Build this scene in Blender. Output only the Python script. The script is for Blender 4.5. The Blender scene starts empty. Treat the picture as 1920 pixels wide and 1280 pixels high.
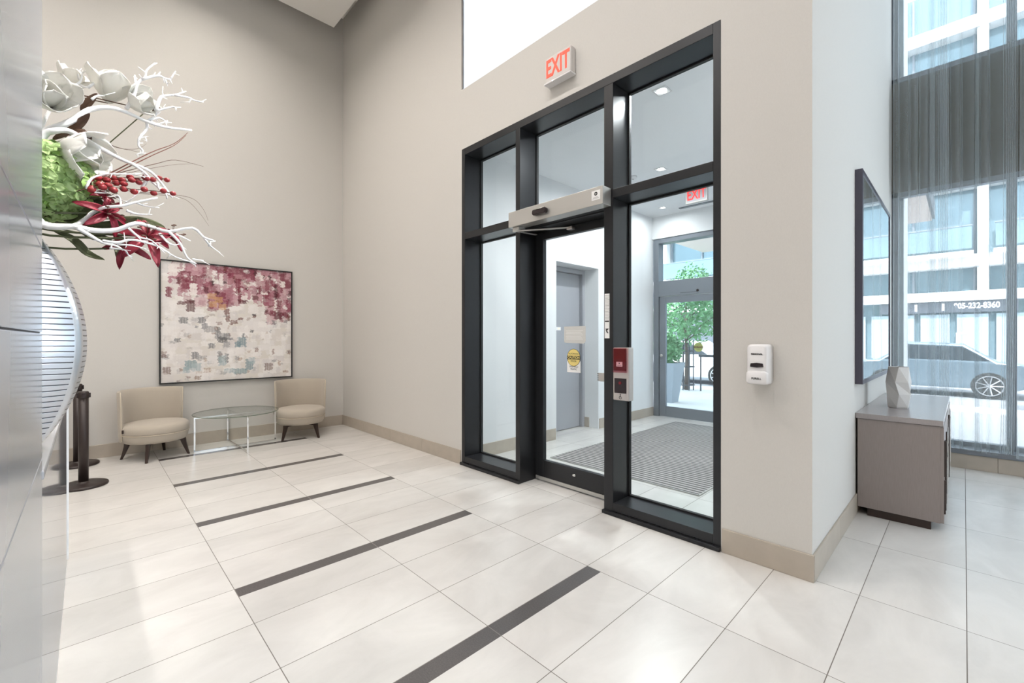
import bpy, bmesh, math, random
from mathutils import Vector, Matrix
PI = math.pi
C = bpy.context.scene.collection
sc = bpy.context.scene

# ------------------------------------------------------------------ camera
cd = bpy.data.cameras.new('camera'); cam = bpy.data.objects.new('camera', cd); C.objects.link(cam)
cam.location = (0, 0, 1.4)
cam.rotation_euler = (PI / 2, 0, 0.8009)
cd.sensor_width = 36; cd.lens = 36 * 821.65 / 1920; cd.shift_y = -6.0 / 1920
cd.clip_start = 0.02; cd.clip_end = 400
sc.camera = cam
# ------------------------------------------------------------------ world, sun, exposure
w = bpy.data.worlds.new('world'); sc.world = w; w.use_nodes = True
wn = w.node_tree.nodes; wl = w.node_tree.links
bg = wn['Background']; bg.inputs['Color'].default_value = (0.86, 0.925, 1.0, 1); bg.inputs['Strength'].default_value = 4.3
sd = bpy.data.lights.new('sun', 'SUN'); sun = bpy.data.objects.new('sun', sd); C.objects.link(sun)
sd.energy = 8.5; sd.angle = math.radians(2); sd.color = (1.0, 0.97, 0.93)
sun.rotation_euler = (math.radians(38), 0, math.radians(18)); sun.location = (0, -20, 30)
vs = sc.view_settings
vs.view_transform = 'Standard'; vs.look = 'None'; vs.gamma = 1; vs.use_curve_mapping = False
vs.exposure = 0.0
cy = sc.cycles
cy.use_denoising = True
cy.max_bounces = 14; cy.diffuse_bounces = 6; cy.glossy_bounces = 6; cy.transmission_bounces = 8; cy.transparent_max_bounces = 40
cy.sample_clamp_indirect = 6.0
cy.caustics_reflective = False; cy.caustics_refractive = False

LAMPS = []
def area(name, loc, size, power, col, spread=PI, rot=(0, 0, 0), parent=None):
    d = bpy.data.lights.new(name, 'AREA'); d.shape = 'DISK'; d.size = size; d.energy = power; d.color = col; d.spread = spread
    o = bpy.data.objects.new(name, d); C.objects.link(o); o.location = loc; o.rotation_euler = rot
    if parent: o.parent = parent
    return o

# ------------------------------------------------------------------ materials
def mat(name, col=(.8, .8, .8), rough=.5, metal=0, spec=.5, emit=None, estr=0, coat=0, noise=None, bump=None, sheen=0, alpha=None):
    m = bpy.data.materials.new(name); m.use_nodes = True
    nt = m.node_tree; b = nt.nodes['Principled BSDF']
    b.inputs['Base Color'].default_value = (*col, 1); b.inputs['Roughness'].default_value = rough
    b.inputs['Metallic'].default_value = metal; b.inputs['Specular IOR Level'].default_value = spec
    b.inputs['Coat Weight'].default_value = coat; b.inputs['Sheen Weight'].default_value = sheen
    if emit: b.inputs['Emission Color'].default_value = (*emit, 1); b.inputs['Emission Strength'].default_value = estr
    tc = None
    if noise or bump:
        tc = nt.nodes.new('ShaderNodeTexCoord')
    if noise:   # (scale, amount, stretch)
        s, a = noise[0], noise[1]; st = noise[2] if len(noise) > 2 else (1, 1, 1)
        mp = nt.nodes.new('ShaderNodeMapping'); mp.inputs['Scale'].default_value = st
        n = nt.nodes.new('ShaderNodeTexNoise'); n.inputs['Scale'].default_value = s; n.inputs['Detail'].default_value = 6
        nt.links.new(tc.outputs['Object'], mp.inputs[0]); nt.links.new(mp.outputs[0], n.inputs['Vector'])
        mx = nt.nodes.new('ShaderNodeMix'); mx.data_type = 'RGBA'
        mx.inputs[6].default_value = tuple(max(0, c * (1 - a)) for c in col) + (1,)
        mx.inputs[7].default_value = tuple(min(1, c * (1 + a)) for c in col) + (1,)
        nt.links.new(n.outputs['Fac'], mx.inputs[0]); nt.links.new(mx.outputs[2], b.inputs['Base Color'])
    if bump:
        n = nt.nodes.new('ShaderNodeTexNoise'); n.inputs['Scale'].default_value = bump[0]; n.inputs['Detail'].default_value = 4
        nt.links.new(tc.outputs['Object'], n.inputs['Vector'])
        bp = nt.nodes.new('ShaderNodeBump'); bp.inputs['Strength'].default_value = bump[1]; bp.inputs['Distance'].default_value = .002
        nt.links.new(n.outputs['Fac'], bp.inputs['Height']); nt.links.new(bp.outputs[0], b.inputs['Normal'])
    return m

def glassmat(name, tint=(.93, .97, .98), refl=1.0, rough=0.0):
    m = bpy.data.materials.new(name); m.use_nodes = True; nt = m.node_tree
    for n in list(nt.nodes):
        if n.type == 'BSDF_PRINCIPLED': nt.nodes.remove(n)
    out = nt.nodes['Material Output']
    t = nt.nodes.new('ShaderNodeBsdfTransparent'); t.inputs[0].default_value = (*tint, 1)
    g = nt.nodes.new('ShaderNodeBsdfGlossy'); g.inputs['Roughness'].default_value = rough
    # Schlick reflectance of a single air-glass face, the same from both sides
    fr = nt.nodes.new('ShaderNodeLayerWeight'); fr.inputs['Blend'].default_value = .5
    pw = nt.nodes.new('ShaderNodeMath'); pw.operation = 'POWER'; pw.inputs[1].default_value = 5
    mu = nt.nodes.new('ShaderNodeMath'); mu.operation = 'MULTIPLY_ADD'; mu.inputs[1].default_value = .9 * refl; mu.inputs[2].default_value = .028 * refl
    mx = nt.nodes.new('ShaderNodeMixShader')
    L = nt.links.new
    L(fr.outputs['Facing'], pw.inputs[0]); L(pw.outputs[0], mu.inputs[0]); L(mu.outputs[0], mx.inputs[0]); L(t.outputs[0], mx.inputs[1]); L(g.outputs[0], mx.inputs[2]); L(mx.outputs[0], out.inputs[0])
    return m

def sheermat(name, col, see):
    m = bpy.data.materials.new(name); m.use_nodes = True; nt = m.node_tree
    for n in list(nt.nodes):
        if n.type == 'BSDF_PRINCIPLED': nt.nodes.remove(n)
    out = nt.nodes['Material Output']; L = nt.links.new
    t = nt.nodes.new('ShaderNodeBsdfTransparent'); d = nt.nodes.new('ShaderNodeBsdfDiffuse'); tr = nt.nodes.new('ShaderNodeBsdfTranslucent')
    d.inputs[0].default_value = (*col, 1); tr.inputs[0].default_value = (*col, 1)
    a = nt.nodes.new('ShaderNodeMixShader'); a.inputs[0].default_value = .45
    b = nt.nodes.new('ShaderNodeMixShader')
    lw = nt.nodes.new('ShaderNodeLayerWeight'); lw.inputs['Blend'].default_value = .35
    mr = nt.nodes.new('ShaderNodeMapRange'); mr.inputs['To Min'].default_value = 1 - see; mr.inputs['To Max'].default_value = .50
    L(lw.outputs['Facing'], mr.inputs['Value'])
    L(d.outputs[0], a.inputs[1]); L(tr.outputs[0], a.inputs[2]); L(t.outputs[0], b.inputs[1]); L(a.outputs[0], b.inputs[2])
    L(mr.outputs[0], b.inputs[0]); L(b.outputs[0], out.inputs[0])
    return m

TA, TB, TS, TX, TY = .4059, .8107, .0987, -1.6143, 1.4
def floormat():
    m = bpy.data.materials.new('porcelain floor tile'); m.use_nodes = True; nt = m.node_tree; b = nt.nodes['Principled BSDF']; L = nt.links.new
    geo = nt.nodes.new('ShaderNodeNewGeometry'); sp = nt.nodes.new('ShaderNodeSeparateXYZ'); L(geo.outputs['Position'], sp.inputs[0])
    def M(op, a, bb=None, c=None):
        n = nt.nodes.new('ShaderNodeMath'); n.operation = op
        for i, v in enumerate((a, bb, c)):
            if v is None: continue
            if isinstance(v, (int, float)): n.inputs[i].default_value = v
            else: L(v, n.inputs[i])
        return n.outputs[0]
    x, y = sp.outputs[0], sp.outputs[1]
    gx = M('DIVIDE', M('SUBTRACT', x, TX), TA); gy = M('DIVIDE', M('SUBTRACT', y, TY), TB)
    fx = M('FRACT', gx); fy = M('FRACT', gy)
    dx = M('MULTIPLY', M('MINIMUM', fx, M('SUBTRACT', 1, fx)), TA); dy = M('MULTIPLY', M('MINIMUM', fy, M('SUBTRACT', 1, fy)), TB)
    grout = M('LESS_THAN', M('MINIMUM', dx, dy), .0019)
    # dark strips
    g3 = M('DIVIDE', M('SUBTRACT', x, TX), TA * 3)
    f3 = M('MULTIPLY', M('FRACT', g3), TA * 3)
    st = M('LESS_THAN', f3, TS)
    st = M('MULTIPLY', st, M('GREATER_THAN', y, TY - TB)); st = M('MULTIPLY', st, M('LESS_THAN', y, TY + TB))
    st = M('MULTIPLY', st, M('GREATER_THAN', x, TX - TA * 12 - .01)); st = M('MULTIPLY', st, M('LESS_THAN', x, TX + TS + .01))
    cb = nt.nodes.new('ShaderNodeCombineXYZ'); L(M('FLOOR', gx), cb.inputs[0]); L(M('FLOOR', gy), cb.inputs[1])
    wn_ = nt.nodes.new('ShaderNodeTexWhiteNoise'); L(cb.outputs[0], wn_.inputs['Vector'])
    # veins, shifted per tile
    ad = nt.nodes.new('ShaderNodeVectorMath'); ad.operation = 'MULTIPLY_ADD'; L(wn_.outputs['Color'], ad.inputs[0]); ad.inputs[1].default_value = (9, 9, 9); L(geo.outputs['Position'], ad.inputs[2])
    mp = nt.nodes.new('ShaderNodeMapping'); mp.inputs['Scale'].default_value = (1.6, .8, 1); mp.inputs['Rotation'].default_value = (0, 0, .5); L(ad.outputs[0], mp.inputs[0])
    n1 = nt.nodes.new('ShaderNodeTexNoise'); n1.inputs['Scale'].default_value = 2.2; n1.inputs['Detail'].default_value = 8; n1.inputs['Roughness'].default_value = .62; n1.inputs['Distortion'].default_value = .6; L(mp.outputs[0], n1.inputs['Vector'])
    cr = nt.nodes.new('ShaderNodeValToRGB'); e = cr.color_ramp.elements
    e[0].position = .3; e[0].color = (.575, .557, .533, 1); e[1].position = .68; e[1].color = (.675, .655, .628, 1); L(n1.outputs['Fac'], cr.inputs[0])
    mm = nt.nodes.new('ShaderNodeMix'); mm.data_type = 'RGBA'; mm.blend_type = 'MULTIPLY'; mm.inputs[0].default_value = 1
    tv = M('MULTIPLY_ADD', wn_.outputs['Value'], .07, .95); cv = nt.nodes.new('ShaderNodeCombineColor'); [L(tv, cv.inputs[i]) for i in range(3)]
    L(cr.outputs[0], mm.inputs[6]); L(cv.outputs[0], mm.inputs[7])
    n2 = nt.nodes.new('ShaderNodeTexNoise'); n2.inputs['Scale'].default_value = 160; L(geo.outputs['Position'], n2.inputs['Vector'])
    cs = nt.nodes.new('ShaderNodeValToRGB'); e = cs.color_ramp.elements; e[0].color = (.060, .056, .056, 1); e[1].color = (.13, .12, .118, 1); L(n2.outputs['Fac'], cs.inputs[0])
    m1 = nt.nodes.new('ShaderNodeMix'); m1.data_type = 'RGBA'; L(st, m1.inputs[0]); L(mm.outputs[2], m1.inputs[6]); L(cs.outputs[0], m1.inputs[7])
    m2 = nt.nodes.new('ShaderNodeMix'); m2.data_type = 'RGBA'; L(grout, m2.inputs[0]); L(m1.outputs[2], m2.inputs[6]); m2.inputs[7].default_value = (.15, .13, .115, 1)
    L(m2.outputs[2], b.inputs['Base Color'])
    L(M('MULTIPLY_ADD', grout, .4, .27), b.inputs['Roughness'])
    b.inputs['Specular IOR Level'].default_value = .5
    bp = nt.nodes.new('ShaderNodeBump'); bp.inputs['Strength'].default_value = .06; bp.inputs['Distance'].default_value = .003; L(n1.outputs['Fac'], bp.inputs['Height']); L(bp.outputs[0], b.inputs['Normal'])
    return m

def vcolmat(name, rough=.6, attr='col'):
    m = mat(name, rough=rough); nt = m.node_tree; a = nt.nodes.new('ShaderNodeAttribute'); a.attribute_name = attr
    nt.links.new(a.outputs['Color'], nt.nodes['Principled BSDF'].inputs['Base Color']); return m

M = dict(
    floor=floormat(),
    wall=mat('beige textured wallcovering', (.600, .582, .553), .75, spec=.25, noise=(340, .05, (1, 1, .25)), bump=(500, .25)),
    vwall=mat('white painted vestibule wall', (.80, .81, .82), .55, spec=.3, noise=(3, .015)),
    ceil=mat('flat white ceiling paint', (.86, .84, .81), .85, spec=.1, noise=(2, .01)),
    vceil=mat('white vestibule ceiling', (.93, .93, .94), .7, spec=.2, noise=(2, .01)),
    base=mat('beige stone baseboard tile', (.43, .38, .32), .45, noise=(9, .12), bump=(60, .1)),
    black=mat('dark bronze anodised aluminium', (.025, .026, .029), .32, .4, noise=(400, .25)),
    blackm=mat('black rubber gasket', (.012, .012, .013), .6, noise=(60, .1)),
    grey=mat('grey anodised aluminium', (.20, .22, .25), .38, .5, noise=(200, .08)),
    greydoor=mat('grey painted steel door', (.33, .34, .37), .4, noise=(4, .04)),
    alu=mat('brushed aluminium', (.56, .55, .53), .38, .75, noise=(250, .06, (1, 1, 12))),
    chrome=mat('polished chrome', (.82, .82, .82), .08, 1, noise=(3, .01)),
    steel=mat('stainless steel', (.62, .58, .56), .3, .9, noise=(200, .05, (1, 1, 9))),
    glass=glassmat('clear glazing'),
    eglass=glassmat('exterior glazing', (.93, .965, .98)),
    tglass=glassmat('tempered table glass', (.95, .975, .965), 1.0),
    gedge=mat('green glass edge', (.10, .13, .09), .15, noise=(5, .1)),
    frost=None,
    sheer=sheermat('sheer grey curtain voile', (.64, .69, .71), .77),
    fabric=mat('beige woven upholstery', (.44, .39, .325), .9, spec=.15, noise=(420, .14), bump=(700, .6), sheen=.3),
    piping=mat('light piping cord', (.62, .55, .44), .8, noise=(300, .1)),
    wood=mat('dark espresso wood', (.028, .014, .010), .35, noise=(30, .3, (1, 1, .1))),
    stan=mat('black powder coated stanchion', (.030, .020, .018), .42, .2, noise=(180, .3), bump=(300, .1)),
    console=mat('taupe wood veneer', (.275, .235, .225), .38, noise=(60, .16, (6, 1, .25)), bump=(200, .1)),
    consoletop=mat('satin taupe console top', (.34, .31, .31), .22, noise=(40, .10, (6, 1, 1))),
    mirrorframe=mat('dark plum mirror frame', (.075, .07, .095), .35, .3, noise=(250, .4)),
    mirror=mat('silvered mirror', (.93, .95, .95), .01, 1, noise=(1, .005)),
    ceramic=mat('matte faceted stone ceramic', (.62, .61, .60), .75, noise=(130, .06), bump=(200, .2)),
    plastic=mat('glossy white plastic', (.78, .77, .78), .3, noise=(5, .01)),
    dark=mat('smoked dark plastic', (.02, .012, .014), .2, noise=(20, .1)),
    paper=mat('white paper notice', (.62, .62, .60), .8, noise=(60, .04)),
    white=mat('white label', (.85, .85, .85), .6, noise=(30, .02)),
    ink=mat('black ink', (.01, .01, .01), .6, noise=(50, .1)),
    inkgrey=mat('grey ink', (.38, .38, .38), .7, noise=(50, .1)),
    yellow=mat('yellow sticker', (.78, .63, .22), .5, noise=(50, .05)),
    green=mat('olive green sticker', (.40, .46, .16), .6, noise=(50, .06)),
    redlens=mat('dark red plastic lens', (.16, .004, .010), .2, coat=.5, noise=(20, .1)),
    pinkcase=glassmat('clear pink tinted cover', (.88, .62, .66), 1.5),
    exitred=mat('glowing red exit letters', (.6, .03, .02), .5, emit=(1.0, .085, .035), estr=1.0, noise=(9, .05)),
    exitred2=mat('lit red exit letters', (.6, .02, .02), .5, emit=(1.0, .05, .045), estr=1.3, noise=(9, .05)),
    exitface=mat('pale exit sign face', (.60, .57, .55), .5, noise=(9, .02)),
    exitgrey=mat('grey exit sign face', (.42, .42, .45), .5, noise=(9, .02)),
    stone=mat('honed grey stone panel', (.36, .37, .40), .17, spec=.55, noise=(2.2, .05, (1, 1, .5))),
    joint=mat('dark stone joint', (.10, .10, .11), .7, noise=(20, .1)),
    deskglass=mat('back painted white glass', (.62, .66, .72), .05, spec=.9, coat=.6, noise=(1, .01)),
    desktop=mat('white solid surface', (.72, .72, .72), .25, noise=(5, .02)),
    matdark=None, lampglow=mat('glowing downlight lens', (1, 1, 1), .5, emit=(1, .96, .9), estr=14, noise=(1, .0)),
    petal=mat('cream white silk petal', (.86, .83, .76), .6, noise=(25, .05), sheen=.2),
    branch=mat('white painted branch', (.95, .95, .95), .6, noise=(60, .04)),
    hydr=mat('fresh green hydrangea petal', (.36, .55, .17), .6, noise=(22, .42), sheen=.2),
    berry=mat('deep red berry', (.27, .018, .022), .35, noise=(60, .4)),
    lily=mat('burgundy silk petal', (.24, .010, .028), .5, noise=(40, .5)),
    leaf=mat('olive green leaf', (.10, .115, .055), .5, noise=(25, .4)),
    brownleaf=mat('brown magnolia leaf', (.10, .05, .03), .55, noise=(25, .4)),
    stem=mat('brown stem', (.11, .055, .035), .6, noise=(40, .2)),
    grass=mat('reddish brown grass blade', (.20, .075, .055), .6, noise=(30, .2)),
    pave=mat('pale concrete paving', (.62, .62, .62), .8, noise=(1.5, .06)),
    asphalt=mat('grey asphalt', (.30, .31, .33), .85, noise=(30, .15)),
    curb=mat('light concrete curb', (.60, .60, .60), .8, noise=(6, .06)),
    facade=mat('white facade panel', (.75, .75, .75), .6, noise=(2, .03)),
    fglass=mat('blue tinted facade glazing', (.20, .29, .33), .12, .3, noise=(.8, .25)),
    fdark=mat('grey metal siding', (.13, .145, .17), .5, noise=(1, .1)),
    fmull=mat('facade grey mullion', (.22, .25, .28), .5, noise=(3, .05)),
    soffit=mat('pink beige soffit panel', (.62, .53, .49), .7, noise=(3, .03)),
    carw=mat('white car paint', (.75, .76, .78), .25, coat=.8, noise=(3, .01)),
    card=mat('slate blue car paint', (.14, .19, .23), .25, .3, coat=.8, noise=(3, .03)),
    carglass=mat('dark car window', (.03, .04, .05), .08, noise=(3, .1)),
    tyre=mat('black tyre rubber', (.02, .02, .02), .8, noise=(30, .1)),
    rim=mat('silver alloy rim', (.6, .6, .62), .3, .8, noise=(10, .05)),
    foliage=mat('bright green foliage', (.16, .36, .17), .6, noise=(6, .45)),
    bark=mat('grey brown bark', (.13, .105, .09), .9, noise=(20, .3)),
    planter=mat('blue grey planter', (.27, .31, .35), .6, noise=(8, .05)),
    iron=mat('dark painted iron', (.05, .055, .065), .5, noise=(30, .1)),
    sign=mat('white lit lettering', (.9, .9, .9), .5, emit=(1, 1, 1), estr=1.6, noise=(5, .01)),
    orange=mat('glowing orange print', (.8, .5, .3), .5, emit=(1, .7, .5), estr=1, noise=(5, .01)),
)
def thinmat(name, col, tr=.4):
    m = mat(name, col, .6, noise=(25, .04)); nt = m.node_tree; b = nt.nodes['Principled BSDF']; out = nt.nodes['Material Output']
    t = nt.nodes.new('ShaderNodeBsdfTranslucent'); t.inputs[0].default_value = (*col, 1); x = nt.nodes.new('ShaderNodeMixShader'); x.inputs[0].default_value = tr
    nt.links.new(b.outputs[0], x.inputs[1]); nt.links.new(t.outputs[0], x.inputs[2]); nt.links.new(x.outputs[0], out.inputs[0]); return m
M['petal'] = thinmat('cream white silk petal', (.96, .95, .91), .3)
M['hydr2'] = thinmat('pale green hydrangea petal', (.55, .72, .34), .4)
# frosted clerestory glass
m = mat('frosted clerestory glass', (.93, .95, .98), .6, noise=(2, .01)); b = m.node_tree.nodes['Principled BSDF']
b.inputs['Transmission Weight'].default_value = .9; M['frost'] = m
# ribbed entrance mat
def stripemat():
    m = mat('ribbed aluminium and carpet entrance mat', rough=.7); nt = m.node_tree; L = nt.links.new
    g = nt.nodes.new('ShaderNodeNewGeometry'); s = nt.nodes.new('ShaderNodeSeparateXYZ'); L(g.outputs['Position'], s.inputs[0])
    a = nt.nodes.new('ShaderNodeMath'); a.operation = 'DIVIDE'; a.inputs[1].default_value = .060; L(s.outputs[1], a.inputs[0])
    f = nt.nodes.new('ShaderNodeMath'); f.operation = 'FRACT'; L(a.outputs[0], f.inputs[0])
    l = nt.nodes.new('ShaderNodeMath'); l.operation = 'LESS_THAN'; l.inputs[1].default_value = .5; L(f.outputs[0], l.inputs[0])
    x = nt.nodes.new('ShaderNodeMix'); x.data_type = 'RGBA'; L(l.outputs[0], x.inputs[0]); x.inputs[6].default_value = (.40, .38, .37, 1); x.inputs[7].default_value = (.075, .07, .07, 1)
    L(x.outputs[2], nt.nodes['Principled BSDF'].inputs['Base Color']); return m
M['matdark'] = stripemat()
def groovemat():
    m = mat('hammered silver with etched dark grooves', (.62, .65, .70), .3, .85); nt = m.node_tree; L = nt.links.new
    tc = nt.nodes.new('ShaderNodeTexCoord'); mp = nt.nodes.new('ShaderNodeMapping'); mp.inputs['Scale'].default_value = (.5, .5, 1); L(tc.outputs['Object'], mp.inputs[0])
    wv = nt.nodes.new('ShaderNodeTexWave'); wv.bands_direction = 'Z'; wv.inputs['Scale'].default_value = 19; wv.inputs['Distortion'].default_value = 1.6; wv.inputs['Detail'].default_value = 2; wv.inputs['Detail Scale'].default_value = .7
    L(mp.outputs[0], wv.inputs['Vector'])
    cr = nt.nodes.new('ShaderNodeValToRGB'); e = cr.color_ramp.elements; e[0].position = .03; e[0].color = (.05, .055, .07, 1); e[1].position = .14; e[1].color = (.66, .69, .75, 1)
    L(wv.outputs['Fac'], cr.inputs[0]); L(cr.outputs[0], nt.nodes['Principled BSDF'].inputs['Base Color'])
    bp = nt.nodes.new('ShaderNodeBump'); bp.inputs['Strength'].default_value = .5; bp.inputs['Distance'].default_value = .004
    L(cr.outputs[0], bp.inputs['Height']); L(bp.outputs[0], nt.nodes['Principled BSDF'].inputs['Normal']); return m
M['groove'] = groovemat()
M['silver'] = mat('smooth hammered silver', (.70, .73, .78), .28, .9, noise=(30, .08), bump=(60, .5))

# ------------------------------------------------------------------ helpers
OFF = {}
class MB:
    def __init__(s): s.bm = bmesh.new()
    def box(s, x0, x1, y0, y1, z0, z1, mi=0):
        v = [s.bm.verts.new((x, y, z)) for x in (x0, x1) for y in (y0, y1) for z in (z0, z1)]
        for q in ((0, 1, 3, 2), (4, 6, 7, 5), (0, 4, 5, 1), (2, 3, 7, 6), (0, 2, 6, 4), (1, 5, 7, 3)):
            f = s.bm.faces.new([v[i] for i in q]); f.material_index = mi
        return s
    def ring(s, pts): return [s.bm.verts.new(p) for p in pts]
    def loft(s, rings, close=True, cap=True, mi=0):
        R = [s.ring(r) for r in rings]; n = len(R[0])
        for a, b in zip(R, R[1:]):
            for i in range(n if close else n - 1):
                j = (i + 1) % n
                f = s.bm.faces.new((a[i], a[j], b[j], b[i])); f.material_index = mi
        if cap and close:
            s.bm.faces.new(R[0][::-1]); s.bm.faces.new(R[-1])
        return s
    def lathe(s, prof, c=(0, 0, 0), n=32, cap=True):
        rings = [[(c[0] + r * math.cos(2 * PI * i / n), c[1] + r * math.sin(2 * PI * i / n), c[2] + z) for i in range(n)] for r, z in prof]
        return s.loft(rings, cap=cap)
    def cyl(s, p, q, r, n=12, r2=None):
        return s.tube([p, q], [r, r if r2 is None else r2], n)
    def tube(s, pts, rad, n=6):
        pts = [Vector(p) for p in pts]
        if isinstance(rad, (int, float)): rad = [rad] * len(pts)
        rings = []; up = None
        for i, p in enumerate(pts):
            d = (pts[min(i + 1, len(pts) - 1)] - pts[max(i - 1, 0)]).normalized()
            if up is None:
                up = Vector((0, 0, 1)) if abs(d.z) < .9 else Vector((1, 0, 0))
            a = d.cross(up).normalized(); bb = a.cross(d).normalized(); up = bb
            rings.append([tuple(p + rad[i] * (a * math.cos(2 * PI * k / n) + bb * math.sin(2 * PI * k / n))) for k in range(n)])
        return s.loft(rings)
    def prism(s, poly, axis, a0, a1, mi=0):
        def P(u, v, a):
            return {'x': (a, u, v), 'y': (u, a, v), 'z': (u, v, a)}[axis]
        A = [s.bm.verts.new(P(u, v, a0)) for u, v in poly]; B = [s.bm.verts.new(P(u, v, a1)) for u, v in poly]
        n = len(poly)
        s.bm.faces.new(A).material_index = mi; s.bm.faces.new(B[::-1]).material_index = mi
        for i in range(n):
            j = (i + 1) % n; s.bm.faces.new((A[i], B[i], B[j], A[j])).material_index = mi
        return s
    def sphere(s, c, r, seg=10, rings=7, sc_=(1, 1, 1)):
        mtx = Matrix.Translation(c) @ Matrix.Diagonal((*[r * k for k in sc_], 1))
        bmesh.ops.create_uvsphere(s.bm, u_segments=seg, v_segments=rings, radius=1, matrix=mtx); return s
    def grid(s, P, nu, nv, closeu=False):
        V = [[s.bm.verts.new(P(i / nu, j / nv)) for j in range(nv + 1)] for i in range(nu + (0 if closeu else 1))]
        nn = len(V)
        for i in range(nu):
            for j in range(nv):
                s.bm.faces.new((V[i][j], V[(i + 1) % nn][j], V[(i + 1) % nn][j + 1], V[i][j + 1]))
        return s
    def build(s, name, m, parent=None, smooth=False, bevel=0, seg=2, thick=0, local=False):
        bmesh.ops.recalc_face_normals(s.bm, faces=s.bm.faces[:])
        me = bpy.data.meshes.new(name); s.bm.to_mesh(me); s.bm.free()
        for mm in (m if isinstance(m, (list, tuple)) else [m]): me.materials.append(mm)
        if parent is not None and not local:
            o_ = OFF.get(parent.name, Vector((0, 0, 0))); me.transform(Matrix.Translation(-o_))
        if smooth:
            for p in me.polygons: p.use_smooth = True
        o = bpy.data.objects.new(name, me); C.objects.link(o)
        if parent is not None: o.parent = parent; OFF[o.name] = OFF.get(parent.name, Vector((0, 0, 0)))
        if thick:
            t = o.modifiers.new('thick', 'SOLIDIFY'); t.thickness = thick; t.offset = 0
        if bevel:
            bv = o.modifiers.new('bevel', 'BEVEL'); bv.width = bevel; bv.segments = seg; bv.limit_method = 'ANGLE'; bv.angle_limit = math.radians(35)
        return o
def rebase(o, loc):
    """give a one-mesh thing an origin at its own base"""
    o.data.transform(Matrix.Translation(-Vector(loc))); o.location = loc; return o
def thing(name, label, cat, loc=(0, 0, 0), group=None, rz=0, kind=None):
    o = bpy.data.objects.new(name, None); C.objects.link(o); o.location = loc; o.rotation_euler = (0, 0, rz); o.empty_display_size = .1
    OFF[o.name] = Vector(loc)
    if kind: o['kind'] = kind
    if label: o['label'] = label
    if cat: o['category'] = cat
    if group: o['group'] = group
    return o
def tag(o, label, cat, group=None, kind=None):
    o['label'] = label; o['category'] = cat
    if group: o['group'] = group
    if kind: o['kind'] = kind
    return o
def struct(o, label=None):
    o['kind'] = 'structure'
    if label: o['label'] = label
    return o
def text(name, body, size, loc, m, parent, rz=0, depth=.001, align='CENTER', sx=1, bold=0):
    cu = bpy.data.curves.new(name, 'FONT'); cu.body = body; cu.size = size; cu.extrude = depth; cu.align_x = align; cu.align_y = 'CENTER'; cu.offset = bold
    t = bpy.data.objects.new(name, cu); C.objects.link(t); bpy.context.view_layer.update()
    me = bpy.data.meshes.new_from_object(t); bpy.data.objects.remove(t)
    me.transform(Matrix.Translation(loc) @ Matrix.Rotation(rz, 4, 'Z') @ Matrix.Rotation(PI / 2, 4, 'X') @ Matrix.Diagonal((sx, 1, 1, 1)))
    me.transform(Matrix.Translation(-OFF.get(parent.name, Vector((0, 0, 0)))))
    me.materials.clear(); me.materials.append(m)
    o = bpy.data.objects.new(name, me); C.objects.link(o); o.parent = parent; OFF[o.name] = OFF.get(parent.name, Vector((0, 0, 0)))
    return o
def copy_tree(o, parent=None):
    c = o.copy(); C.objects.link(c)
    if parent is not None: c.parent = parent
    OFF[c.name] = OFF.get(o.name, Vector((0, 0, 0)))
    for ch in o.children: copy_tree(ch, c)
    return c

# ================================================================== THE SETTING
W = 2.993; BX = -7.045; FX = 6.97; PX = -.607; VX = -3.942; EY = 7.41; RX = 4.5; RY = -5.0; CZ = 6.6
struct(MB().box(BX - .2, RX + .2, RY - .2, EY + .1, -.12, 0).build('floor', M['floor']), 'pale stone tile floor with dark inlaid strips')
struct(MB().box(BX - .2, BX, RY, W, 0, CZ).build('wall_left', M['wall']), 'beige wall behind the armchairs')
# door wall with openings
mb = MB()
D = .30
mb.box(BX - .2, -3.889, W, W + D, 0, 4.157)
mb.box(-3.889, -1.113, W, W + D, 3.497, 4.157)
mb.box(-1.113, PX, W, W + D, 0, 4.157)
mb.box(BX - .2, -4.7, W, W + D, 4.157, CZ).box(-4.7, -3.896, W, W + .045, 4.157, CZ)
mb.box(-1.2, PX, W, W + D, 4.157, CZ)
mb.box(-3.896, -1.2, W, W + D, 6.35, CZ)
struct(mb.build('wall_back', M['wall']), 'beige wall that holds the glazed entrance')
struct(MB().box(-.95, PX, W + D, FX + .1, 0, CZ).build('wall_partition', M['wall']), 'pale wall between entrance and window bay')
struct(MB().box(BX - .2, RX, RY - .2, RY, 0, CZ).build('wall_front', M['wall']))
struct(MB().box(RX, RX + .2, RY - .2, FX + .1, 0, .3).box(RX, RX + .2, RY - .2, FX + .1, 6.2, CZ).box(RX, RX + .2, RY - .2, 3.3, .3, 6.2).box(RX, RX + .2, 6.7, FX + .1, .3, 6.2).build('wall_right', M['wall']), 'wall right of the view, with tall windows added for extra daylight')
r = thing('fill_window', 'unseen side glazing added to bring daylight into the bay', None, (RX, 5.0, .3), kind='structure')  # unseen glazing, added so cool daylight reaches partition and floor
for i in range(3):
    MB().box(RX + .05, RX + .15, 3.33 + i * 1.67 - .03, 3.33 + i * 1.67 + .03, .3, 6.2).build('mullion', M['grey'], r)
    if i < 2: MB().box(RX + .09, RX + .10, 3.36 + i * 1.67, 3.33 + (i + 1) * 1.67 - .03, .3, 6.2).build('pane', M['eglass'], r)
struct(MB().box(BX - .2, RX + .2, RY - .2, W + D, CZ, CZ + .2).box(-.95, RX + .2, W + D, FX + .2, CZ, CZ + .2).build('ceiling', M['ceil']))
struct(MB().box(BX + .25, RX - .3, RY + .3, W - .25, 6.21, 6.31).build('ceiling_panel', M['ceil']), 'dropped ceiling panel with shadow gap')
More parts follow.
